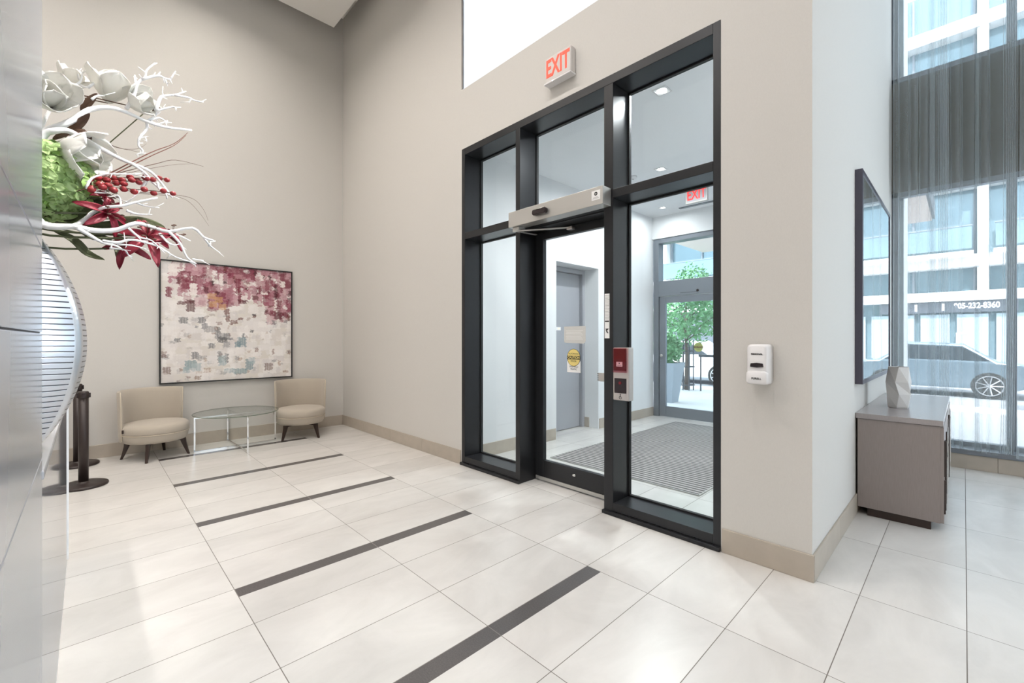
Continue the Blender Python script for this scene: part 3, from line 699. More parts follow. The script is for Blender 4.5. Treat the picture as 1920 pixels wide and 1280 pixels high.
branch_thing('topmost white coral branch reaching right above the flowers', [(235, 500), (340, 450), (400, 420), (490, 365), (600, 355), (690, 380), (800, 430), (900, 460), (1045, 478)], [
    (.0060, [(690, 360), (730, 290), (750, 220), (790, 190), (800, 150), (845, 112)], X),
    (.0050, [(775, 200), (860, 180), (900, 195), (935, 200)], X), (.0035, [(860, 180), (875, 158)], X), (.0035, [(900, 195), (915, 238)], X), (.0035, [(930, 198), (958, 155)], X),
    (.0060, [(850, 370), (870, 310), (890, 290), (950, 285), (1015, 265)], X), (.003, [(890, 290), (885, 268)], X), (.004, [(950, 285), (1030, 300), (1060, 315), (1110, 325)], X), (.003, [(1040, 303), (1032, 330)], X),
    (.0040, [(850, 370), (905, 358), (950, 350), (960, 370)], X), (.005, [(800, 430), (850, 395), (850, 370)], X),
    (.0050, [(800, 430), (800, 470), (760, 520), (755, 560), (780, 590), (770, 612)], X), (.003, [(760, 520), (790, 515), (800, 540)], X), (.003, [(775, 600), (740, 610)], X),
    (.0045, [(810, 425), (870, 410), (915, 440)], X), (.004, [(820, 428), (860, 445), (915, 425)], X),
    (.0040, [(740, 215), (735, 175)], X)], X, X, .0125, 1)
branch_thing('white coral branch curling over the cream flowers', [(235, 440), (300, 330), (390, 270), (400, 235), (480, 245)], [
    (.0045, [(400, 240), (440, 210), (450, 150)], X - .05), (.0035, [(432, 200), (420, 145)], X - .05), (.0045, [(480, 245), (540, 200), (580, 170)], X - .04), (.0035, [(230, 175), (260, 180), (292, 190)], X - .1), (.0035, [(525, 210), (530, 180)], X - .04), (.004, [(500, 310), (530, 290), (570, 290)], X + .04)], X - .08, X - .04, .007, 2)
branch_thing('white coral branch running down across the red berries', [(235, 510), (300, 480), (370, 480), (450, 520), (540, 570), (640, 625), (720, 660), (800, 690), (860, 740), (940, 845)], [
    (.0055, [(720, 660), (790, 710), (830, 760), (900, 820), (910, 850)], X + .06), (.0045, [(790, 710), (790, 760), (740, 830), (680, 880)], X + .06),
    (.0040, [(860, 760), (870, 800), (925, 830)], X + .06), (.004, [(470, 790), (500, 740), (560, 720), (640, 715), (740, 720), (790, 735)], X + .08), (.004, [(470, 790), (520, 815), (600, 820)], X + .08)], X + .03, X + .06, .0115, 3)
branch_thing('white coral branch passing below the green hydrangea', [(235, 985), (300, 1000), (400, 1000), (470, 960), (500, 930), (560, 900), (660, 890), (740, 870), (860, 845)], [
    (.0045, [(690, 915), (750, 935), (830, 937)], X + .10), (.0035, [(660, 890), (655, 850), (640, 830)], X + .10), (.0035, [(740, 870), (790, 890), (870, 900)], X + .1)], X + .06, X + .10, .0105, 4)
branch_thing('lowest white coral branch crossing the burgundy lilies', [(235, 995), (330, 1005), (410, 1003), (520, 1025), (640, 1020), (740, 985), (830, 1005), (920, 1030), (1050, 1010), (1110, 1060), (1165, 1080)], [
    (.0040, [(1110, 1060), (1150, 1110), (1200, 1145)], X + .12), (.0065, [(420, 1010), (490, 1050), (560, 1090), (640, 1110), (720, 1170)], X + .1),
    (.0050, [(560, 1080), (640, 1090), (700, 1075), (760, 1080), (830, 1100), (880, 1120), (960, 1170), (1060, 1200)], X + .14), (.0035, [(1140, 1110), (1150, 1085)], X + .12),
    (.0050, [(920, 1030), (980, 1090), (1020, 1170), (1070, 1205)], X + .13), (.0035, [(1050, 1180), (1110, 1188)], X + .13), (.004, [(870, 1040), (930, 1100), (990, 1095)], X + .13),
    (.0040, [(700, 1010), (760, 1060), (830, 1080), (900, 1150)], X + .14), (.0035, [(640, 1100), (720, 1105), (800, 1125)], X + .14), (.0035, [(960, 1045), (1040, 1080)], X + .12), (.0035, [(600, 1120), (680, 1130), (700, 1160)], X + .12)], X + .06, X + .13, .0115, 5)

def petal_grid(k, base, d, nrm, L_, Wd, cup, curl, nu=8, nv=6, tipw=.5, ruffle=0, seed=0):
    """petal surface: base point, growth direction d, face normal nrm"""
    rnd = random.Random(seed); d = d.normalized(); side = d.cross(nrm).normalized(); nrm = side.cross(d).normalized()
    ph = rnd.uniform(0, 6)
    def P(u, v):
        x_ = (v - .5) * 2
        wdt = Wd * (math.sin(PI * min(u * .93 + .07, 1)) ** tipw) * (.55 + .45 * u) if u < 1 else Wd * .05
        a = curl * u
        f = L_ * (math.sin(a) / a if abs(a) > 1e-3 else 1) * u
        h = L_ * ((1 - math.cos(a)) / a if abs(a) > 1e-3 else 0) * u
        p = base + d * f + nrm * (h + cup * Wd * x_ * x_ * math.sin(PI * min(1, u + .15))) + side * (x_ * wdt)
        if ruffle: p = p + nrm * (ruffle * math.sin(9 * x_ + ph + 5 * u) * u)
        return tuple(p)
    k.grid(P, nu, nv)
def stem_to(t, c, r=.0035, m=None, bend=.03):
    P = smooth_pts([MOUTH - Vector((0, 0, .06)), MOUTH + Vector((-.02, -.03, (c.z - MOUTH.z) * .55)), Vector((c.x - .03, MOUTH.y + .25 * (c.y - MOUTH.y), c.z - .02)), c], 4)
    MB().tube(P, r, 6).build('stem', m or M['stem'], t, smooth=True)
def magnolia(label, c, axis, size, n, seed):
    rnd = random.Random(seed); axis = Vector(axis).normalized()
    t = thing('magnolia_flower', label, 'flower', c, 'cream magnolias in the vase')
    stem_to(t, c, .002, M['stem'])
    a1_ = axis.orthogonal().normalized(); b1_ = axis.cross(a1_)
    for ring, (cnt, open_, ln) in enumerate(((3, .45, .9), (n, .95, 1.0))):
        for i in range(cnt):
            th = 2 * PI * (i + .5 * ring + rnd.uniform(-.1, .1)) / cnt
            rad = a1_ * math.cos(th) + b1_ * math.sin(th)
            d = axis * math.cos(open_) + rad * math.sin(open_)
            k = MB(); petal_grid(k, c + rad * .004, d, axis * math.sin(open_) - rad * math.cos(open_), size * ln * rnd.uniform(.9, 1.08), size * .42, .38, .75, 9, 7, .55, size * .02, seed + i)
            k.build('petal', M['petal'], t, smooth=True, thick=.0012)
    MB().sphere(c + axis * size * .18, size * .10, 10, 8).build('flower_centre', M['leaf'], t, smooth=True)
magnolia('large cream magnolia at the pillar edge, topmost left', at(262, 345, -2.02), (.75, .1, .2), .118, 6, 11)
magnolia('cream magnolia half hidden behind the large one', at(365, 250, -2.10), (.3, .3, .75), .082, 5, 12)
magnolia('tall upright cream magnolia bloom, highest in the bouquet', at(590, 330, -2.05), (.3, .12, 1), .125, 5, 13)
magnolia('cream magnolia at the right end of the upper row', at(710, 345, -2.02), (.6, .5, .2), .092, 5, 14)
magnolia('white magnolia lying over the green hydrangea', at(312, 562, -1.98), (.45, .75, -.28), .150, 6, 15)
# hydrangea
c = at(262, 760, -2.0)
t = thing('hydrangea_flower', 'large bright green hydrangea head beside the pillar edge', 'flower', c)
stem_to(t, c, .006, M['leaf'])
R_ = .116; rnd = random.Random(5)
k = MB()
gold = PI * (3 - 5 ** .5); NF = 170
for i in range(NF):
    z_ = 1 - 2 * (i + .5) / NF; rr = math.sqrt(1 - z_ * z_); th = gold * i
    nrm = Vector((rr * math.cos(th), rr * math.sin(th), z_)); p = c + nrm * R_ * rnd.uniform(.84, 1.02)
    a_ = nrm.orthogonal().normalized(); b_ = nrm.cross(a_); r0 = rnd.uniform(0, PI); mi_ = 1 if rnd.random() < .55 else 0; f0 = len(k.bm.faces)
    for q in range(4):
        t0 = r0 + q * PI / 2; d = a_ * math.cos(t0) + b_ * math.sin(t0) + nrm * rnd.uniform(.1, .6)
        petal_grid(k, p, d, nrm, rnd.uniform(.026, .036), .0155, .6, -.6, 4, 4, .5, .005, i * 4 + q)
    k.bm.faces.ensure_lookup_table()
    for fi in range(f0, len(k.bm.faces)): k.bm.faces[fi].material_index = mi_
k.build('bloom', [M['hydr'], M['hydr2']], t, smooth=True)
k = MB()
for i in range(60): 
    z_ = 1 - 2 * (i + .5) / 60; rr = math.sqrt(1 - z_ * z_); th = gold * i
    k.cyl(c, c + Vector((rr * math.cos(th), rr * math.sin(th), z_)) * R_ * .85, .002, 5)
k.build('floret_stalks', M['leaf'], t)
# berries
for bi, (pa, pb, nb, lab) in enumerate((((490, 745), (910, 742), 11, 'upper strand of dark red berries'), ((500, 785), (800, 748), 8, 'middle strand of dark red berries'), ((500, 792), (942, 818), 9, 'lower strand of dark red berries'))):
    Xb = X + .05 + .02 * bi; A = at(*pa, Xb); B = at(*pb, Xb)
    t = thing('berry_strand', lab, 'berries', A, 'berry strands in the vase')
    P = smooth_pts([MOUTH - Vector((0, 0, .06)), (MOUTH + A) * .5, A, (A + B) * .5 + Vector((0, 0, .004)), B], 4)
    MB().tube(P, .0016, 5).build('stem', M['stem'], t)
    for i in range(nb):
        p = A.lerp(B, i / (nb - 1)) + Vector((.006 * ((i % 3) - 1), 0, .004 * (1 if i % 2 else -1)))
        MB().sphere(p, .0108 * (1 - .25 * i / nb), 10, 8, (1, 1.12, .95)).build('berry', M['berry'], t, smooth=True)
# lilies
def lily(label, c, axis, size, n, seed, pet=None):
    rnd = random.Random(seed); axis = Vector(axis).normalized()
    t = thing('burgundy_lily', label, 'flower', c, 'burgundy lilies in the vase'); stem_to(t, c, .0035, M['leaf'], .05)
    a1_ = axis.orthogonal().normalized(); b1_ = axis.cross(a1_)
    for i in range(n):
        th = 2 * PI * i / n + rnd.uniform(-.2, .2); rad = a1_ * math.cos(th) + b1_ * math.sin(th)
        k = MB(); op = rnd.uniform(.9, 1.35)
        petal_grid(k, c, axis * math.cos(op) + rad * math.sin(op), axis * math.sin(op) - rad * math.cos(op), size * rnd.uniform(.8, 1.2), size * .2, .9, rnd.uniform(-2.1, -.5), 12, 6, .9, size * .06, seed + i)
        k.build('petal', M['lily'], t, smooth=True, thick=.001)
    k = MB()
    for i in range(6):
        th = 2 * PI * i / 6; rad = a1_ * math.cos(th) + b1_ * math.sin(th)
        e_ = c + axis * size * .55 + rad * size * .3
        k.tube([c, c + axis * size * .35 + rad * .01, e_], [.0009, .0008, .0006], 4); k.sphere(e_, .003, 6, 4, (1, 2, 1))
    k.build('stamens', M['stem'], t)
lily('largest burgundy lily, at the lower right of the bouquet', at(800, 1070, X + .08), (.8, .1, .3), .098, 6, 21)
lily('burgundy lily beside the green hydrangea', at(575, 930, X + .06), (.8, .5, .1), .075, 6, 22)
lily('small burgundy lily just under the berry strands', at(580, 850, X + .05), (.7, .5, .5), .05, 5, 23)
lily('burgundy lily at the far right tip of the lower branch', at(920, 1060, X + .05), (.4, .6, .6), .075, 5, 24)
lily('burgundy lily lowest in the bouquet', at(690, 1120, X + .04), (.7, -.2, .2), .07, 5, 25)
# leaves and grasses
def leaf(label, pts, wd, m, X0, name='long_leaf', cat='leaf', tilt=(1, 0, .3)):
    P = smooth_pts([at(p[0], p[1], X0 + .02 * i) for i, p in enumerate(pts)], 5); n = len(P) - 1
    t = thing(name, label, cat, P[0], 'foliage in the vase'); k = MB(); N_ = Vector(tilt).normalized()
    MB().tube([MOUTH - Vector((0, 0, .04)), (MOUTH + P[0]) * .5 + Vector((-.04, 0, 0)), P[0]], .0018, 5).build('stem', M['leaf'], t)
    def S(u, v):
        i = min(int(u * n), n - 1); f = u * n - i; p = P[i].lerp(P[i + 1], f); d = (P[i + 1] - P[i]).normalized()
        sd_ = d.cross(N_).normalized(); x_ = (v - .5) * 2
        return tuple(p + sd_ * x_ * wd * (math.sin(PI * min(1, u * .96 + .04)) ** .8 + .02) + N_ * .3 * wd * abs(x_))
    k.grid(S, n * 2, 4); k.build('blade', m, t, smooth=True, thick=.0008)
    MB().tube([p + N_ * .0005 for p in P], [.0018 * (1 - .6 * i / n) for i in range(n + 1)], 5).build('midrib', m, t)
leaf('broad dark green leaf under the hydrangea', [(330, 955), (420, 945), (520, 900), (560, 870)], .034, M['leaf'], X - .02)
leaf('long narrow green leaf drooping lowest on the left', [(260, 1005), (400, 1075), (480, 1150), (570, 1186)], .012, M['leaf'], X)
leaf('olive leaf behind the lower coral branch', [(440, 985), (560, 1010), (660, 1000), (750, 960)], .022, M['leaf'], X)
leaf('slender olive leaf ending right of the lilies', [(620, 960), (740, 965), (830, 985), (900, 1010)], .012, M['leaf'], X + .02)
leaf('green leaf hanging below the burgundy lilies', [(560, 1060), (640, 1120), (655, 1170), (662, 1210)], .012, M['leaf'], X - .03)
leaf('green leaf under the lower left coral branch', [(430, 1020), (520, 1060), (610, 1075)], .014, M['leaf'], X - .01)
leaf('brown magnolia leaf above the white lying magnolia', [(290, 530), (380, 480), (440, 440), (490, 390)], .014, M['brownleaf'], X - .03)
leaf('brown magnolia leaf between the two cream blooms', [(440, 370), (480, 330), (530, 280)], .012, M['brownleaf'], X - .05)
leaf('brown magnolia leaf drooping to the right', [(400, 480), (450, 490), (500, 530)], .011, M['brownleaf'], X)
leaf('dark magnolia leaf by the right cream bloom', [(790, 380), (840, 360), (885, 368)], .010, M['brownleaf'], X - .05)
def grass(label, pts, m, X0, r=.0018):
    P = smooth_pts([MOUTH - Vector((0, 0, .05))] + [at(p[0], p[1], X0) for p in pts], 4); n = len(P)
    o = MB().tube(P, [r * (1 - .75 * i / (n - 1)) for i in range(n)], 5).build('grass_blade', m, None, smooth=True)
    tag(rebase(o, P[0]), label, 'grass blade', 'thin grass blades in the vase')
grass('stiff red brown grass blade rising highest to the right', [(500, 765), (595, 715), (820, 600), (950, 550), (1025, 490)], M['grass'], X + .02, .003)
grass('red brown grass blade just under the highest one', [(500, 775), (610, 722), (830, 615), (950, 560), (1015, 505)], M['grass'], X + .03, .0028)
grass('long arching grass blade pointing right', [(500, 775), (600, 725), (850, 660), (960, 640), (1110, 675)], M['stem'], X, .0022)
grass('fine grass blade just below the arching one', [(500, 780), (620, 730), (800, 690), (950, 665), (1060, 660)], M['stem'], X, .0014)
grass('thin brown grass blade behind the downward branch', [(400, 500), (500, 512), (640, 570), (765, 597)], M['stem'], X - .04, .0016)
grass('second thin brown grass blade behind the downward branch', [(400, 510), (520, 530), (650, 575), (750, 578), (800, 550)], M['stem'], X - .04, .0013)
grass('fine grass blade curving down past the berries', [(560, 790), (760, 815), (920, 825), (1050, 850), (1110, 910), (1135, 970)], M['stem'], X + .02, .0014)
grass('second fine grass blade curving down past the berries', [(560, 800), (760, 822), (930, 835), (1020, 860), (1090, 930), (1140, 1000)], M['stem'], X + .03, .0013)

# ------------------------------------------------------------------ stanchions
def stanchion(x, y, label, belt=True):
    t = thing('stanchion', label, 'stanchion', (x, y, 0), 'queue stanchions')
    MB().lathe([(.175, 0), (.178, .004), (.178, .018), (.165, .026), (.06, .030), (.04, .034), (.036, .05)], (x, y, 0), 40).build('base', M['stan'], t, smooth=True, bevel=0)
    MB().lathe([(.0365, .03), (.0365, .83)], (x, y, 0), 24).build('pole', M['stan'], t, smooth=True)
    MB().lathe([(.038, .83), (.039, .835), (.039, .888), (.033, .897)], (x, y, 0), 24).build('belt_cassette', M['stan'], t, smooth=True)
    k = MB().box(x + .033, x + .050, y - .012, y + .012, .838, .882).box(x - .050, x - .033, y - .012, y + .012, .838, .882).box(x - .012, x + .012, y + .033, y + .050, .838, .882).box(x - .012, x + .012, y - .050, y - .033, .838, .882)
    k.build('belt_clip', M['dark'], t, bevel=.003)
    return t
a = stanchion(-5.807, -.025, 'black post stanchion nearer the desk')
b_ = stanchion(-6.80, -.075, 'black post stanchion farther back near the wall')

# ================================================================== SEATING
def make_chair():
    t = thing('lounge_chair', '', 'armchair', (0, 0, 0), 'beige lounge chairs')
    R = .318
    # lower body: slightly tapered round base
    def ell(r, z, n=48): return [(r * math.cos(2 * PI * i / n), r * math.sin(2 * PI * i / n), z) for i in range(n)]
    MB().loft([ell(R * .80, .200), ell(R * .90, .205), ell(R * .965, .235), ell(R * .99, .290), ell(R * .985, .303)]).build('seat_base', M['fabric'], t, smooth=True)
    MB().loft([ell(R * .985, .303), ell(R * 1.01, .320), ell(R * 1.01, .365), ell(R * .985, .392), ell(R * .92, .410), ell(R * .7, .422), ell(R * .35, .428), ell(R * .05, .430)]).build('seat_cushion', M['fabric'], t, smooth=True)
    k = MB(); n = 56; pts = [(R * 1.008 * math.cos(2 * PI * i / n), R * 1.008 * math.sin(2 * PI * i / n), .303) for i in range(n + 1)]
    k.tube(pts, .0035, 6); k.build('piping', M['piping'], t, smooth=True)
    # curved back shell from 105 deg to 255 deg (front of chair = +x)
    k = MB(); A0, A1 = math.radians(98), math.radians(262); N_ = 40
    rings = []
    for i in range(N_ + 1):
        a = A0 + (A1 - A0) * i / N_; e = min(1, (i + .6) / 3, (N_ - i + .6) / 3); th = .030 * (.45 + .55 * e)
        prof = []
        for (z, o, w_) in ((.225, -.002, .8), (.30, .002, 1), (.45, .006, 1), (.60, .010, 1), (.74, .014, 1), (.785, .016, .8), (.797, .016, .35)):
            prof.append((R + o + th * w_ * .5, z))
        back = []
        for (z, o, w_) in ((.797, .016, .35), (.785, .016, .8), (.74, .014, 1), (.60, .010, 1), (.45, .006, 1), (.30, .002, 1), (.225, -.002, .8)):
            back.append((R + o - th * w_ * .5 - (.012 if .42 < z < .77 else 0), z))
        rings.append([(r_ * math.cos(a), r_ * math.sin(a), z) for r_, z in prof + back])
    k.loft(rings); k.build('backrest', M['fabric'], t, smooth=True)
    k = MB()
    for s_, a in ((0, A0), (1, A1)):
        k.tube([((R + .004 + (z - .25) * .02) * math.cos(a), (R + .004 + (z - .25) * .02) * math.sin(a), z) for z in (.24, .4, .55, .7, .79)], .004, 6)
    k.build('backrest_piping', M['piping'], t, smooth=True)
    # crossed under-frame and legs
    k = MB()
    for ang in (45, 135):
        c_, s_ = math.cos(math.radians(ang)), math.sin(math.radians(ang)); w_ = .014; q = .27
        k.prism([(-q * c_ - w_ * s_, -q * s_ + w_ * c_), (-q * c_ + w_ * s_, -q * s_ - w_ * c_), (q * c_ + w_ * s_, q * s_ - w_ * c_), (q * c_ - w_ * s_, q * s_ + w_ * c_)], 'z', .178, .200)
    k.build('cross_frame', M['wood'], t, bevel=.002)
    for ang in (45, 135, 225, 315):
        c_, s_ = math.cos(math.radians(ang)), math.sin(math.radians(ang)); k = MB(); rings = []
        for (rr, z, hw, hd) in ((.262, .200, .018, .030), (.272, .15, .017, .024), (.300, .06, .014, .015), (.322, .0, .012, .011)):
            rings.append([(rr * c_ + a * hd * c_ - b2 * hw * s_, rr * s_ + a * hd * s_ + b2 * hw * c_, z) for a, b2 in ((-1, -1), (1, -1), (1, 1), (-1, 1))])
        k.loft(rings); k.build('leg', M['wood'], t, bevel=.003)
    k = MB().box(-.008, .008, -R - .022, -R - .010, .335, .375); k.build('fabric_tag', M['wood'], t)
    return t
ch = make_chair(); ch.location = (-6.665, .585, 0); ch.rotation_euler = (0, 0, math.radians(25)); ch['label'] = 'round beige lounge chair with curved back, left of the glass table'
c2 = copy_tree(ch); c2.location = (-6.61, 2.195, 0); c2.rotation_euler = (0, 0, math.radians(-18)); c2['label'] = 'round beige lounge chair with curved back, right of the glass table by the room corner'

# glass table
tc_ = Vector((-6.563, 1.396, 0))
t = thing('side_table', 'round glass top table with square chrome frame between the armchairs', 'table', tc_)
def rot45(p, rad=.463):
    pass
k = MB().lathe([(.470, 0), (.474, .003), (.474, .008), (.470, .011)], tc_ + Vector((0, 0, .444)), 64).build('table_top', M['tglass'], t)
MB().lathe([(.4745, .001), (.4765, .005), (.4745, .010), (.472, .0055), (.4745, .001)], tc_ + Vector((0, 0, .444)), 64, cap=False).build('glass_edge', M['gedge'], t, smooth=True)
for i in range(4):
    a = math.radians(2 + 90 * i); q = Vector((math.cos(a), math.sin(a), 0)) * .455; sd_ = Vector((-math.sin(a), math.cos(a), 0)) * .009; f_ = Vector((math.cos(a), math.sin(a), 0)) * .009
    p = tc_ + q
    P = [tuple((p + f_ * sx_ + sd_ * sy_).xy) for sx_, sy_ in ((-1, -1), (1, -1), (1, 1), (-1, 1))]
    MB().prism(P, 'z', .001, .430).build('leg', M['chrome'], t, bevel=.001)
    MB().lathe([(.012, .430), (.012, .4435)], p - f_ * 1.2, 14).build('glass_pad', M['chrome'], t)
k = MB()
for a in (math.radians(2), math.radians(92)):
    f_ = Vector((math.cos(a), math.sin(a), 0)); sd_ = Vector((-math.sin(a), math.cos(a), 0)) * .0085
    P = [tuple((tc_ + f_ * .446 * sx_ + sd_ * sy_).xy) for sx_, sy_ in ((-1, -1), (1, -1), (1, 1), (-1, 1))]
    k.prism(P, 'z', .001 + (.0005 if a > 1 else 0), .018); 
    k.prism(P, 'z', .413, .430 + (.0003 if a > 1 else 0))
k.build('cross_rail', M['chrome'], t)

# ================================================================== PAINTING
t = thing('abstract_painting', 'square abstract painting in crimson, white and grey over the glass table', 'painting', (BX, 1.43, .82))
py0, py1, pz0, pz1 = .648, 2.208, .822, 2.395
MB().box(BX + .001, BX + .045, py0, py0 + .015, pz0, pz1).box(BX + .001, BX + .045, py1 - .015, py1, pz0, pz1).box(BX + .001, BX + .045, py0 + .012, py1 - .012, pz0, pz0 + .015).box(BX + .001, BX + .045, py0 + .012, py1 - .012, pz1 - .015, pz1).build('frame', M['blackm'], t, bevel=.001)
N = 250; rnd = random.Random(77)
cream = (.70, .66, .61)
img = [[list(cream) for _ in range(N)] for _ in range(N)]
def lin(h): return tuple(((int(h[i:i + 2], 16) / 255) ** 2.2) for i in (0, 2, 4))
def dab(u, v, wd, hh, col, alpha=.85, rough=.35):
    x0, x1, yy0, yy1 = int((u - wd / 2) * N), int((u + wd / 2) * N), int((v - hh / 2) * N), int((v + hh / 2) * N)
    ph = [rnd.uniform(0, 6) for _ in range(4)]
    for yy in range(max(0, yy0 - 1), min(N, yy1 + 2)):
        for xx in range(max(0, x0 - 1), min(N, x1 + 2)):
            ex = .9 * math.sin(yy * .8 + ph[0]) + .6 * math.sin(yy * 2.1 + ph[1]); ey = .9 * math.sin(xx * .7 + ph[2])
            if x0 + ex <= xx <= x1 + ex and yy0 + ey <= yy <= yy1 + ey:
                g = alpha * (1 - rough * rnd.random() * (.5 + .5 * math.sin(xx * 1.3 + ph[3])))
                for c_ in range(3): img[yy][xx][c_] = img[yy][xx][c_] * (1 - g) + col[c_] * g
creams = [lin(h) for h in ('e9e4e1', 'dfdad8', 'eeebe9', 'd8d2ce', 'e4e1e0', 'cdc8c7')]
pinks = [lin(h) for h in ('a87480', '965564', '843a4e', 'b98e96', '75283c', 'a97880', 'c7a4aa', '6a2234', 'b9989c', '7e4450')]
darks = [lin(h) for h in ('4a1420', '5a2a2c', '3d2326', '6a3a36', '551a28')]
greys = [lin(h) for h in ('6a6a6e', '8b8a8c', '4c4d52', '9c9a9c', '7d7b80')]
teals = [lin(h) for h in ('7f979e', '9fb0b4', '6d858e', 'a9b7ba')]
brown = [lin(h) for h in ('8a6a58', '7a5044', 'a88c78', '6a4a40')]
for i in range(420): dab(rnd.random(), rnd.random(), rnd.uniform(.03, .12), rnd.uniform(.03, .10), rnd.choice(creams), .6)
for i in range(300):
    u = rnd.uniform(.05, 1); edge = .30 + .07 * math.sin(u * 9) + (.08 if .3 < u < .6 else 0) + (.10 if u > .8 else 0) - (.05 if u < .25 else 0)
    v = rnd.random() ** 1.25 * edge
    if u < .13 and rnd.random() < .75: continue
    dab(u, v, rnd.uniform(.025, .085), rnd.uniform(.03, .10), rnd.choice(pinks), rnd.uniform(.55, .95))
    if rnd.random() < .24: dab(u + .03, v + .02, rnd.uniform(.015, .035), rnd.uniform(.02, .06), rnd.choice(darks), .85)
    if rnd.random() < .16: dab(u, v, rnd.uniform(.02, .05), rnd.uniform(.02, .06), rnd.choice(creams), .75)
for u, v, a_, h_ in ((.08, .07, .06, .1), (.10, .02, .05, .04), (.22, .22, .05, .10), (.53, .20, .03, .03), (.42, .12, .03, .10), (.74, .08, .03, .05), (.92, .12, .04, .06), (.60, .27, .05, .04), (.76, .22, .06, .02), (.86, .30, .02, .09)):
    dab(u, v, a_, h_, lin('e8dfdc'), .9)
for u, v, a_, h_ in ((.16, .17, .045, .10), (.31, .22, .03, .05), (.39, .24, .03, .03), (.14, .34, .06, .03), (.46, .40, .04, .05), (.20, .36, .06, .10), (.86, .20, .03, .14), (.96, .30, .02, .07), (.69, .26, .05, .04), (.88, .42, .07, .07), (.84, .40, .05, .05), (.78, .38, .025, .03), (.68, .43, .03, .03), (.55, .17, .04, .14)):
    dab(u, v, a_, h_, rnd.choice(darks + pinks[4:5]), .8)
for u, v in ((.35, .27), (.40, .30), (.36, .34), (.43, .36)): dab(u, v, .06, .05, lin('c89a66'), .6)
for u, v, a_, h_ in ((.47, .46, .03, .06), (.52, .49, .05, .03), (.57, .46, .04, .02), (.50, .50, .03, .03)): dab(u, v, a_, h_, lin('6a3a30'), .8)
for u, v, a_, h_ in ((.15, .485, .06, .05), (.28, .48, .05, .05), (.30, .53, .04, .05), (.34, .555, .09, .05), (.40, .58, .03, .09), (.45, .62, .08, .06), (.39, .60, .03, .08), (.43, .65, .07, .05), (.46, .69, .05, .05), (.50, .64, .03, .02), (.24, .54, .02, .02), (.85, .485, .04, .04), (.95, .475, .035, .03), (.68, .42, .03, .02), (.66, .57, .03, .02), (.59, .61, .02, .04), (.23, .78, .05, .06), (.26, .80, .03, .05), (.41, .80, .03, .10), (.46, .81, .03, .08), (.11, .65, .04, .03), (.35, .70, .05, .04)):
    dab(u, v, a_, h_, rnd.choice(greys), .8, .6)
for u, v, a_, h_ in ((.58, .67, .07, .09), (.55, .69, .05, .05), (.20, .86, .08, .08), (.24, .88, .07, .07), (.17, .90, .05, .05), (.43, .83, .06, .09), (.64, .87, .06, .10), (.66, .84, .05, .06), (.57, .93, .10, .05), (.48, .92, .08, .04)):
    dab(u, v, a_, h_, rnd.choice(teals), .8, .5)
for u, v, a_, h_ in ((.80, .90, .07, .07), (.02, .78, .04, .025), (.04, .90, .05, .06), (.70, .74, .03, .04), (.84, .76, .02, .05), (.98, .77, .03, .04), (.89, .87, .02, .05), (.32, .91, .05, .04), (.19, .62, .02, .03), (.62, .62, .02, .02), (.56, .82, .04, .03), (.95, .95, .05, .02), (.13, .90, .02, .03), (.25, .97, .05, .03)):
    dab(u, v, a_, h_, rnd.choice(brown), .7, .7)
for i in range(170):
    dab(rnd.random(), rnd.uniform(.4, 1), rnd.uniform(.01, .05), rnd.uniform(.01, .04), rnd.choice(creams * 3 + brown + greys), rnd.uniform(.2, .6), .7)
me = bpy.data.meshes.new('canvas')
ya, yb, za, zb = py0 + .013, py1 - .013, pz0 + .013, pz1 - .013
verts = [(BX + .030, ya + (yb - ya) * i / N, zb - (zb - za) * j / N) for j in range(N + 1) for i in range(N + 1)]
faces = [(j * (N + 1) + i, (j + 1) * (N + 1) + i, (j + 1) * (N + 1) + i + 1, j * (N + 1) + i + 1) for j in range(N) for i in range(N)]
nb = len(verts); verts += [(BX + .002, y, z) for y in (ya, yb) for z in (za, zb)]
faces += [(nb, nb + 2, nb + 3, nb + 1)]
me.from_pydata([tuple(Vector(v) - OFF[t.name]) for v in verts], [], faces)
ca = me.color_attributes.new('col', 'FLOAT_COLOR', 'CORNER')
flat = []
for j in range(N):
    for i in range(N): flat += (img[j][i] + [1]) * 4
flat += [.6, .6, .6, 1] * 4
ca.data.foreach_set('color', flat)
me.materials.append(vcolmat('painted canvas', .65)); o = bpy.data.objects.new('canvas', me); C.objects.link(o); o.parent = t

# ================================================================== WINDOW BAY: mirror, console, vase, curtain
t = thing('wall_mirror', 'tall dark framed mirror above the taupe console', 'mirror', (PX, 5.3, 1.03))
my0, my1, mz0, mz1, md = 4.40, 6.26, 1.035, 2.745, .05
fw_ = .035
MB().box(PX + .001, PX + md, my0, my0 + fw_, mz0, mz1).box(PX + .001, PX + md, my1 - fw_, my1, mz0, mz1).box(PX + .001, PX + md, my0 + fw_, my1 - fw_, mz0, mz0 + fw_).box(PX + .001, PX + md, my0 + fw_, my1 - fw_, mz1 - fw_, mz1).build('frame', M['mirrorframe'], t, bevel=.002)
MB().box(PX + .001, PX + md - .006, my0 + fw_, my1 - fw_, mz0 + fw_, mz1 - fw_).build('mirror_glass', M['mirror'], t)

